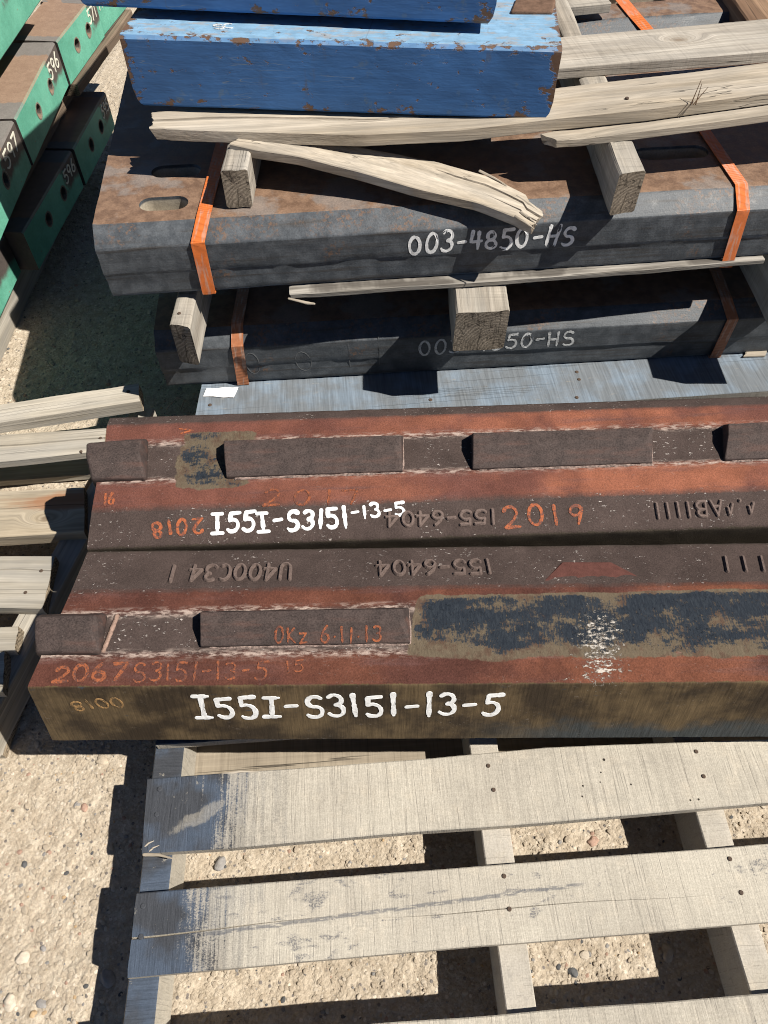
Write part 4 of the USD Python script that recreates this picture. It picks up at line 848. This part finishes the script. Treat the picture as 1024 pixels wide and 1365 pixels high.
def strap_px(label, M, top, cham, face, bot, width, mat, back=0.25, low=0.0, h=0.1265, hf=0.1005, ch=0.036):
    xs = [bar_x(M, P(*top, M[2, 3] + h)), bar_x(M, P(*cham, M[2, 3] + h)), bar_x(M, on_bar(M, *face)), bar_x(M, on_bar(M, *bot))]
    yt = (np.linalg.inv(M) @ np.r_[P(*top, M[2, 3] + h), 1])[1]; sl = (xs[0] - xs[1]) / max(yt - ch, 0.02)
    o = 0.0025
    strap(label, M, [(xs[1] + sl * back, back + ch, h + o), (xs[1], ch, h + o), (xs[2], -o, hf + o), (xs[3], -o, low), (xs[3], 0.03, low - o)], width, mat)
strap_px('bright orange strap around the left end of the upper dark bar', M2, (287, 230), (272, 288), (265, 328), (281, 398), 0.0235, STRAP, back=0.36)
strap_px('bright orange strap around the right part of the upper dark bar, over the spacer board', M2, (941, 180), (982, 240), (992, 275), (965, 360), 0.0235, STRAP, back=0.36, low=-0.015)
strap_px('faded orange strap around the left end of the lower dark bar', M1, (318, 425), (316, 441), (316, 459), (325, 514), 0.024, STRAP2, back=0.3)
strap_px('faded orange strap around the right part of the lower dark bar, in shadow', M1, (962, 385), (966, 396), (980, 417), (953, 474), 0.024, STRAP2, back=0.3)

# ------------------------------------------------------------------ boards and blue bars on top
zp = 0.575
st = [((199, 170), (206, 149), 0.598), ((262, 173), (290, 139), 0.598), ((480, 179), (500, 140), 0.600), ((620, 172), (640, 130), 0.603), ((735, 158), (748, 116), 0.611), ((862, 145), (880, 101), 0.622), ((1024, 123), (1024, 83), 0.634)]
ss = [(P(*a, z), P(*b, z)) for a, b, z in st]; ss.append((ss[-1][0] + (ss[-1][0] - ss[-2][0]) * 1.6, ss[-1][1] + (ss[-1][1] - ss[-2][1]) * 1.6))
lp = plank('/World', 'long_plank', ss, 0.021, W_NEW, seed=71, jag=(0.013, 0.001), edge=0.0008, notches=((0.47, 0.55, 0.003, 0.012, 0.0, 0.5),), label='long split pine plank lying under the lower blue bar, frayed at its right', cat='plank')
nail(lp, 836, 131, 0.6202, 0.0035)
# three stiff splinters standing off the long plank
base = P(926, 139, 0.627)
for k, (dx, dy, dz) in enumerate([(0.012, 0.02, 0.03), (0.02, 0.012, 0.022), (0.005, 0.015, 0.026)]):
    b_ = base + np.array([-0.006 + 0.004 * k, 0, 0]); put(lp, 'splinter', *mf(manifold3d.Manifold.batch_hull([manifold3d.Manifold.sphere(0.0011, 6).translate([float(q) for q in b_]), manifold3d.Manifold.sphere(0.0005, 6).translate([float(q) for q in b_ + np.array([dx, dy, dz])])])), flat('dark_splinter', (0.1, 0.06, 0.035)) if k == 0 else L_ + 'dark_splinter', 40)
st = [((741, 187), (722, 178), 0.589), ((775, 184.5), (768, 166), 0.5905), ((830, 178), (840, 152), 0.597), ((1024, 152), (1024, 124), 0.6115)]
ss = [(P(*a, z), P(*b, z)) for a, b, z in st]; ss.append((ss[-1][0] + (ss[-1][0] - ss[-2][0]) * 0.9, ss[-1][1] + (ss[-1][1] - ss[-2][1]) * 0.9))
plank('/World', 'thin_plank', ss, 0.014, W_NEW, seed=72, jag=(0.008, 0.001), edge=0.002, label='thin pale plank with pointed left end, below the long split plank', cat='plank')
st = [((690, 97), (690, 56), 0.6035), ((745, 90.5), (748, 49), 0.6035), ((1024, 68), (1024, 25), 0.6065)]
ss = [(P(*a, z), P(*b, z)) for a, b, z in st]; ss.append((ss[-1][0] + (ss[-1][0] - ss[-2][0]) * 0.8, ss[-1][1] + (ss[-1][1] - ss[-2][1]) * 0.8))
_c = (sum(ss[0]) + sum(ss[-1])) / 4; _a = unit((sum(ss[-1]) - sum(ss[0])) / 2); _k = P(905, 54, 0.604) - _c
W_KNOT = wood('knotted_plank_wood', (0.46, 0.42, 0.36), (0.31, 0.275, 0.23), saw=0.1, knots=((float(_k @ _a), float(_k @ np.array([-_a[1], _a[0], 0])), 0.011),), grey=0.25)
plank('/World', 'grey_plank', ss, 0.021, W_KNOT, seed=73, edge=0.0015, label='wide weathered grey plank with a knot, right of the blue bars', cat='plank')
# splintered board leaning over the upper dark bar
st = [((306, 191), (330, 178), 0.5855), ((344, 200), (380, 183), 0.5805), ((397, 208), (436, 188), 0.5745), ((480, 229), (510, 202), 0.5585), ((555, 251), (580, 214), 0.5435), ((640, 270), (656, 236), 0.5265), ((690, 290), (700, 259), 0.5155), ((713, 301), (722, 281), 0.5085)]
ss = [(P(*a, z), P(*b, z)) for a, b, z in st]
sb = plank('/World', 'splintered_board', ss, 0.017, W_NEW, seed=74, jag=(0.002, 0.012), edge=0.002, notches=((0.72, 0.6, 0.003, 0.010, 0.62, 1.0), (0.38, 0.3, 0.002, 0.008, 0.8, 1.0)), rough=0.001, label='pale splintered board leaning over the dark bar, broken ragged at its right end', cat='board')
rb = np.random.RandomState(8)
for k, (u0, v0, u1, v1) in enumerate([(660, 246, 718, 278), (690, 262, 721, 283), (695, 283, 716, 300), (688, 288, 712, 305), (640, 228, 676, 247)]):
    zz = 0.516 if k != 4 else 0.5315; a_, b_ = P(u0, v0, zz), P(u1, v1, zz - 0.008); r0 = 0.004 if k < 2 else 0.003
    pts4 = [(a_, r0), ((a_ + b_) / 2 + np.array([0, 0, 0.001]), r0 * 0.8), (b_, 0.0007)]
    m = manifold3d.Manifold()
    for i in range(2): m = m + manifold3d.Manifold.batch_hull([manifold3d.Manifold.sphere(r_, 8).scale([1, 1, 0.8]).translate([float(q) for q in p_]) for p_, r_ in pts4[i:i + 2]])
    put(sb, 'splinter', *mf(m), W_NEW, 40, ang=math.atan2(*(b_ - a_)[[1, 0]]))
kn = P(568, 227, 0.542)

def blue_bar(label, a, b, z0, h, W, seed, left_lean=0.0):
    a, b = np.array([*a, z0]), np.array([*b, z0]); ax = unit(b - a); L = np.linalg.norm(b - a); ang = math.atan2(ax[1], ax[0])
    r = 0.004; prof = [(0.006, 0), (0.001, 0.005), (0, h - 0.005), (0.005, h), (W - 0.004, h), (W, h - 0.005), (W, 0)]
    m = manifold3d.Manifold.extrude(manifold3d.CrossSection([prof[::-1]]), L); v, f = mf(m); v = v[:, [2, 0, 1]]
    m = to_manifold(v, f)
    # end corners ground round at the bottom, as on a cast end
    for x0, sg in ((0, 1), (L, -1)):
        wdg = manifold3d.Manifold.extrude(manifold3d.CrossSection([[(-0.1, -0.1), (0.012, -0.1), (0.012, -0.002), (0.003, 0.012), (0.0, 0.03), (-0.1, 0.03)]] if sg > 0 else [[(0.1, -0.1), (0.1, 0.03), (0.0, 0.03), (-0.003, 0.012), (-0.012, -0.002), (-0.012, -0.1)]]), 2.0)
        wv, wf = mf(wdg); wv = wv[:, [0, 2, 1]] * [1, 1, 1]; wf = wf[:, ::-1]; wv[:, 1] -= 1; wv[:, 0] += x0; m = m - to_manifold(wv, wf)
    v, f = mf(m.refine_to_length(0.010))
    ed = np.maximum.reduce([np.exp(-np.minimum(v[:, 0], L - v[:, 0]) / 0.012), 0.9 * np.exp(-np.hypot(v[:, 1], v[:, 2] - h) / 0.009), 0.7 * np.exp(-np.hypot(v[:, 1], v[:, 2]) / 0.007)])
    v = displace(v, f, 0.0011, 26, seed)
    M = frame(a, ang); w = (M @ np.c_[v, np.ones(len(v))].T).T[:, :3]
    th = thing('blue_steel_bar', a, label, 'steel bar'); BODY[th] = cKDTree(w), w
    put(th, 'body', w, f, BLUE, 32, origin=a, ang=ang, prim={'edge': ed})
    return th, M, L
q = [P(183, 142, 0.6055), P(733, 161, 0.6055)]
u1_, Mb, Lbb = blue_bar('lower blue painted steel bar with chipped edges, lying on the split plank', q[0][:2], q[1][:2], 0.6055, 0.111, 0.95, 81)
q = [P(106, 9, 0.731), P(659, 34, 0.731)]
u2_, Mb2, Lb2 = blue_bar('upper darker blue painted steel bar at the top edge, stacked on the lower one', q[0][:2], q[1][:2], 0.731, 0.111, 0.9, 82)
BLUEPAD = flat('pad_rust', (0.13, 0.08, 0.055), 0.8, 0.4, 90)
for x in (0.1, Lb2 - 0.12):
    bx_ = trimesh.creation.box((0.05, 0.3, 0.0155)).vertices + [x, 0.24, -0.0078]; t_ = trimesh.creation.box((0.05, 0.3, 0.0155))
    put(u2_, 'bearing_pad', (Mb2 @ np.c_[bx_, np.ones(8)].T).T[:, :3], t_.faces, BLUEPAD, False)
# rusty lifting pad on the lower bar's right end
pts5 = [P(683, 19, 0.716), P(734, 19, 0.716), P(738, 5, 0.716), P(690, 2, 0.716)]
m = manifold3d.Manifold.batch_hull([manifold3d.Manifold.sphere(0.003, 8).translate([float(k) for k in p + np.array([0, 0, dz])]) for p in pts5 for dz in (-0.01, 0.003)])
v, f = mf(m.refine_to_length(0.008)); put(u1_, 'rusty_pad', displace(v, f, 0.001, 60, 3), f, BLUEPAD, 40)

# background at the top right
D3, M3 = forged_bar('rusty slotted dark bar in the back row, behind the grey plank', (560, 125), (968, 97), 0.3795, float(np.linalg.norm(P(968, 97, 0.3795) - P(560, 125, 0.3795))), W=0.4, slots=((0.52, 0.14, 0.24, 0.05),), seed=17)
strap_px('bright orange strap over the bar in the back row', M3, (832, 6), (847, 24), (868, 37), (893, 97), 0.032, STRAP, back=0.2)
timber('rusty brown block at the top right corner behind the planks', (1003, 34), (1130, 26), 0.53, 0.6, 0.2, seed=57, mat=wood('brown_timber_wood', (0.26, 0.17, 0.11), (0.16, 0.10, 0.065)), skew=0.0)
plank('/World', 'grey_batten', [(P(640, 20, 0.54), P(640, 2, 0.54)), (P(815, 4, 0.54), P(800, -14, 0.54))], 0.02, W_GREY, seed=75, label='grey batten at the very top, between blue bars and rusty back bar', cat='batten')
back_p = thing('wooden_pallet', np.array([0.6, 2.2, 0]), 'wooden pallet far back under the rusty back bar', 'pallet')
for y in (1.98, 2.25): plank(back_p, 'deck_board', [((0.1, y, 0.379), (0.1, y + 0.1, 0.379)), ((0.95, y + 0.02, 0.379), (0.95, y + 0.12, 0.379))], 0.1, W_SIDE, seed=91)
for x in (0.15, 0.5, 0.85): plank(back_p, 'stringer', [((x + 0.09, 1.96, 0.278), (x, 1.96, 0.278)), ((x + 0.09, 2.4, 0.278), (x, 2.4, 0.278))], 0.277, W_SIDE, seed=92)

# ------------------------------------------------------------------ green blocks
RIM = []
def green_block(label, near, far, z0, h, W=0.13, holes=(0.36, 0.68), seed=1, text=None, lift=0.5):
    """Block running from its near to its far right-hand corner; x in its frame runs away from the camera."""
    a, b = np.array([*near, z0]), np.array([*far, z0]); ax = unit(b - a); L = np.linalg.norm(b - a); ang = math.atan2(ax[1], ax[0])
    m = manifold3d.Manifold.extrude(manifold3d.CrossSection([[(0.002, 0), (0, 0.003), (0, h - 0.004), (0.004, h), (W - 0.004, h), (W, h - 0.004), (W, 0)][::-1]]), L); v, f = mf(m); v = v[:, [2, 0, 1]]; m = to_manifold(v, f)
    for hx in holes:
        c = manifold3d.Manifold.cylinder(0.05, 0.0165, 0.0165, 20).rotate([90, 0, 0]).translate([L * hx, 0.03, h * 0.52]); m = m - c
    v, f = mf(m.refine_to_length(0.014)); v = displace(v, f, 0.0008, 30, seed)
    M = frame(a, ang); w = (M @ np.c_[v, np.ones(len(v))].T).T[:, :3]
    th = thing('green_steel_block', a, label, 'steel block'); RIM.append((th, M, L, h, holes))
    put(th, 'body', w, f, GREEN, 30, origin=(M @ [L / 2, W / 2, h / 2, 1])[:3], ang=ang)
    if text:
        n = M[:3, :3] @ np.array([0, -1.0, 0]); pts = [(M @ np.array([x, 0, z, 1.0]))[:3] for x, z in ((L * text[1], h * 0.58), (L * text[2], h * 0.58))]
        lay(th, text[0], pts[0], pts[1], h * 0.30, n)
    return th, M, L
def lay(th, text, a, b, H, n):
    """Marker writing laid straight onto a face between two points."""
    e1 = unit(b - a); e2 = unit(np.cross(n, e1)); tot = sum(GL[k][0] for k in text) + 0.2 * (len(text) - 1); sx = np.linalg.norm(b - a) / tot; x = 0; ls = []
    for k in text:
        for pl in GL[k][1]: ls.append(LineString([((x + px) * sx, py * H) for px, py in pl]))
        x += GL[k][0] + 0.2
    sh = unary_union([l.buffer(0.0021, quad_segs=3) for l in ls]); vs, fs, o = [], [], 0
    for gm in (sh.geoms if isinstance(sh, MultiPolygon) else [sh]):
        t = trimesh.creation.extrude_polygon(gm, 0.003, engine='earcut'); vs.append(t.vertices - [0, 0, 0.0017]); fs.append(t.faces + o); o += len(t.vertices)
    v = np.vstack(vs); put(th, 'cream_marking', a + v[:, :1] * e1 + v[:, 1:2] * e2 + v[:, 2:] * n, np.vstack(fs), CREAM, False)
H1, z1_, z2_, z3_ = 0.104, 0.10, 0.28, 0.46
def gxy(u, v, z): return P(u, v, z)[:2]
green_block('shaded green block at the far end of the lowest row', gxy(115, 247, z1_), gxy(154, 170, z1_), z1_, H1, seed=1, text=('595', 0.78, 0.97))
green_block('shaded green block in the lowest row, only its near corner in sunlight', gxy(52.5, 360, z1_), gxy(112, 250, z1_), z1_, H1, seed=2, text=('596', 0.76, 0.97))
green_block('green block with a bare grey end at the left edge, nearest of the lowest row', gxy(-62, 560, z1_), gxy(28.5, 363, z1_), z1_, H1, seed=3)
green_block('sunlit green block numbered 597 in the middle row', gxy(-30, 395, z2_), gxy(42.5, 223, z2_), z2_, 0.11, seed=4, text=('597', 0.74, 0.95))
green_block('green block numbered 596 in the middle row, half crossed by a shadow', gxy(45, 220, z2_), gxy(92, 115, z2_), z2_, 0.11, seed=5, text=('596', 0.72, 0.95))
green_block('bright green block with two holes beside the sandy gap, behind block 596', gxy(95, 114, z2_), gxy(140, 50, z2_), z2_, 0.11, seed=6, text=('571', 0.74, 0.95))
green_block('farthest green block of the middle row, with 597 on its bare patch', gxy(128, 62, z2_), gxy(178, 0, z2_), z2_, 0.11, seed=7, text=('597', 0.12, 0.36), holes=(0.6,))
green_block('large green block at the top left corner, topmost row', gxy(-60, 172, z3_), gxy(58, -4, z3_), z3_, 0.16, seed=8, holes=(0.78,))
WG = wood('bearer_wood', (0.2, 0.15, 0.11), (0.12, 0.09, 0.065), grain=0.8, end=(0.22, 0.17, 0.12))
bearer = lambda label, a, b, w, z, h, seed, mat=WG: plank('/World', 'timber_bearer', [(np.array([a[0], a[1], z]), np.array([a[0] - w, a[1], z])), (np.array([b[0], b[1], z]), np.array([b[0] - w, b[1], z]))], h, mat, seed=seed, cham=0.003, label=label, cat='timber')
pa_, pb_ = P(8, 480, 0.096), P(38, 416, 0.096)
bearer('sunlit timber bearer on the sand under the left end of the green stack', np.array([-0.925, 0.9, 0]), np.array([-0.925, 2.2, 0]), 0.09, 0.097, 0.097, 101, W_LEFT)
bearer('brown timber bearer between the lowest and middle rows of green blocks', np.array([-0.91, 1.25, 0]), np.array([-0.90, 2.5, 0]), 0.09, z2_ - 0.003, 0.072, 102)
bearer('brown timber bearer between the middle and top rows of green blocks', np.array([-0.99, 1.5, 0]), np.array([-0.98, 2.5, 0]), 0.09, z3_ - 0.003, 0.065, 103)

# ------------------------------------------------------------------ side pallet at the left
lpal = thing('wooden_pallet', np.array([-0.8, 0.65, 0]), 'pale wooden pallet at the left edge beside the castings, uneven board ends', 'pallet')
zl = 0.115
b = plank_px(lpal, 'deck_board', (0, 615), (137, 600), (0, 579), (142, 570), zl, 0.02, W_LEFT, l=0.5, seed=111, notches=((0.62, 0.55, 0.002, 0.006, 0.0, 1.0),), jag=(0.001, 0.003)); nail(b, 108, 602, zl); nail(b, 134, 584, zl)
b = plank_px(lpal, 'deck_board', (0, 716), (112, 709), (0, 654), (112, 649), zl, 0.03, W_STAIN, l=0.5, seed=112, notches=((0.62, 0.6, 0.001, 0.003, 0.3, 1.0),), jag=(0.001, 0.002))
b = plank_px(lpal, 'deck_board', (0, 810), (57, 811), (0, 741), (73, 741), zl, 0.024, W_LEFT, l=0.5, seed=113, jag=(0.001, 0.004), notches=((0.70, 0.72, 0.0012, 0.003, 0.2, 1.0),)); nail(b, 55, 761, zl); nail(b, 34, 790, zl)
plank_px(lpal, 'deck_board', (-20, 867), (20, 866), (-20, 836), (25, 835), zl, 0.022, W_LEFT, l=0.5, seed=114, jag=(0.001, 0.005))
plank_px(lpal, 'deck_board', (-30, 924), (4, 922), (-20, 869), (8, 868), zl, 0.022, W_LEFT, l=0.35, seed=115, jag=(0.001, 0.006))
zs_ = 0.092
a0_, a1_2 = P(-40, 935, zs_), P(176, 545, zs_); b0_, b1_ = P(3, 935, zs_), P(206, 545, zs_)
plank(lpal, 'stringer', [(b0_ + (b0_ - b1_) * 0.35, a0_ + (a0_ - a1_2) * 0.35), (b1_, a1_2)], 0.072, W_LEFT, seed=116, jag=(0.002, 0.004))
for xx in (-1.15,): plank(lpal, 'stringer', [((xx + 0.04, 0.2, zs_), (xx, 0.2, zs_)), ((xx + 0.04, 1.1, zs_), (xx, 1.1, zs_))], 0.072, W_LEFT, seed=117)
plank_px(lpal, 'bottom_board', (0, 641), (108, 633), (0, 620), (108, 612), 0.02, 0.018, W_LEFT, l=0.5, r=0.05, seed=118)
bq = P(8, 990, 0.02); plank(lpal, 'bottom_board', [(bq - [0.55, 0.02, 0], bq + [-0.55, 0.07, 0]), (bq - [0, 0.02, 0], bq + [0.005, 0.07, 0])], 0.018, W_LEFT, seed=119)
lb = plank_px('/World', 'loose_board', (0, 562), (186, 533.5), (0, 538), (185, 510), 0.155, 0.034, W_LEFT, l=0.45, seed=121, jag=(0.001, 0.002), edge=0.002, cham=0.003, label='thick loose board lying across the side pallet, tilted up to the right', cat='board')
nail(lb, 171, 522, 0.155, 0.004)

# ------------------------------------------------------------------ single stones and scraps
for a in [(103, 1073, 0.0085, 'grey_pebble', 'brown-grey stone beside a reddish one, left of the front pallet', 1), (113, 1077, 0.010, 'red_pebble', 'reddish stone left of the front pallet', 2), (136, 1014, 0.016, 'sand_pebble', 'broad sandy stone just below the front casting shadow', 3),
          (33, 1153, 0.0075, 'dark_pebble', 'dark grey oblong stone at the left edge of the sand', 5), (57, 1264, 0.007, 'grey_pebble', 'small blue-grey stone among pale gravel, left of the pallet shadow', 6),
          (30, 1277, 0.014, 'pale_pebble', 'whitish angular stone on the sand at lower left', 7), (14, 1336, 0.016, 'pale_pebble', 'large pale flat stone in the lower left corner', 8), (55, 1338, 0.0115, 'grey_pebble', 'round grey stone near the lower left corner', 9),
          (44, 1352, 0.008, 'ochre_pebble', 'orange-ochre stone next to the round grey one', 10), (294, 1152, 0.0155, 'grey_pebble', 'grey angular stone seen through the gap below the first pallet board', 11), (143, 1304, 0.018, 'grey_pebble', 'stone in the shadow of the front pallet', 12),
          (791, 1122, 0.013, 'red_pebble', 'brownish red stone in the gap between the pallet stringers', 13), (890, 1270, 0.016, 'sand_pebble', 'stone in shadow under the right of the front pallet', 14), (764, 1296, 0.011, 'dark_pebble', 'dark stone at a shadow edge below the second pallet board', 15)]:
    stone(*a)
CHALK = flat('faint_chalk', (0.13, 0.135, 0.14), 0.8, 0.3, 300, 0.0002)
for txt, a_, b_, h_ in (('O', (330, 499), (351, 498), 27), ('O', (397, 496), (420, 494), 28), ('1', (461, 491), (473, 490), 34), ('1', (500, 488), (512, 487), 36)):
    lettering(D1, 'chalk_marking', txt, a_, b_, h_, face1, 0.0013, CHALK, seed=int(h_ + a_[0]), loose=0.08, body=(-0.0012, 0.0004))
lettering(u1_, 'chalk_squiggle', 'SC', (285, 39), (313, 38), 6, (np.array([0, 0, 0.7165]), np.array([0, 0, 1.0])), 0.0022, WHITE2, seed=77, loose=0.2, gap=0.0, body=(-0.002, 0.0012))
plank_px('/World', 'wood_chip', (994, 474), (1022, 473), (995, 468), (1023, 466), zb + 0.007, 0.006, W_NEW, seed=131, jag=(0.006, 0.006), nseg=12, edge=0.001, label='pale wood chip on the blue-grey board at the right edge', cat='wood chip')
for k, (a_, b_, lab) in enumerate([((222, 545), (250, 534), 'thin curved dry twig on the dark ground left of the paper scrap'), ((240, 548), (252, 538), 'short dry twig beside the longer one on the shaded ground')]):
    p0, p1 = P(*a_, 0.012), P(*b_, 0.014); pm_ = (p0 + p1) / 2 + [0.0, 0.012, 0.012]
    sph = [manifold3d.Manifold.sphere(r_, 6).translate([float(q) for q in p]) for p, r_ in ((p0, 0.001), (pm_, 0.0013), (p1, 0.0008))]
    put('/World', 'twig', *mf(manifold3d.Manifold.batch_hull(sph[:2]) + manifold3d.Manifold.batch_hull(sph[1:])), W_NEW, 40, label=lab, cat='twig')
bearer('dark brown board edge under the far green blocks of the middle row', np.array([*(gxy(97, 112, z2_) + [0.012, 0]), 0]), np.array([*(gxy(170, 12, z2_) + [0.012, 0]), 0]), 0.1, z2_ - 0.001, 0.03, 104)
RIMM = flat('hole_rim_steel', (0.20, 0.165, 0.13), 0.6, 0.5, 260, 0.0008)
for th_, M_, L_b, h_b, hs in RIM:
    for hx in hs:
        a_ = np.linspace(0, 2 * math.pi, 25)[:-1]; rr = np.random.RandomState(int(hx * 100)); R1 = 0.0185 + 0.0022 * rr.rand(24)
        ring = lambda r_, y_: np.c_[L_b * hx + r_ * np.cos(a_), np.full(24, y_), h_b * 0.52 + r_ * np.sin(a_)]
        vv = np.vstack([ring(0.0160, 0.002), ring(0.0162, -0.0006), ring(R1, -0.0007), ring(R1, 0.002)]); ff = []
        for lv in range(3):
            for k in range(24): k2 = (k + 1) % 24; ff += [[lv * 24 + k, lv * 24 + k2, lv * 24 + 24 + k2], [lv * 24 + k, lv * 24 + 24 + k2, lv * 24 + 24 + k]]
        put(th_, 'hole_rim', (M_ @ np.c_[vv, np.ones(len(vv))].T).T[:, :3], np.array(ff), RIMM, 40)
HOLE = flat('dark_wood_hole', (0.03, 0.025, 0.02), 0.9, 0.2, 300)  # dark disks for nail holes, their inner shade put into the colour
for q, r_ in (((805, 1013), 0.0022), ((777, 1048), 0.0016), ((776, 1062), 0.0015), ((841, 1046), 0.0015), ((920, 1067), 0.0016), ((931, 1066), 0.0018), ((801, 1030), 0.0012), ((800, 1043), 0.0011)):
    hp = nail(b1, *q, Z - 0.0012, r_, HOLE)
for k, (u0, v0, u1, v1, r_) in enumerate([(192, 1139, 232, 1145, 0.0024), (190, 1132, 205, 1121, 0.0016), (196, 1138, 212, 1127, 0.0014), (296, 1032, 345, 1029, 0.0017)]):
    a_, b_ = P(u0, v0, Z - 0.002), P(u1, v1, Z + 0.0015); m_ = (a_ + b_) / 2 + [0, 0.002, 0.001]
    sp3 = [manifold3d.Manifold.sphere(r, 7).scale([1, 1, 0.6]).translate([float(q) for q in p]) for p, r in ((a_, r_), (m_, r_ * 0.8), (b_, r_ * 0.3))]
    put(b1, 'splinter', *mf(manifold3d.Manifold.batch_hull(sp3[:2]) + manifold3d.Manifold.batch_hull(sp3[1:])), W_NEW, 40)
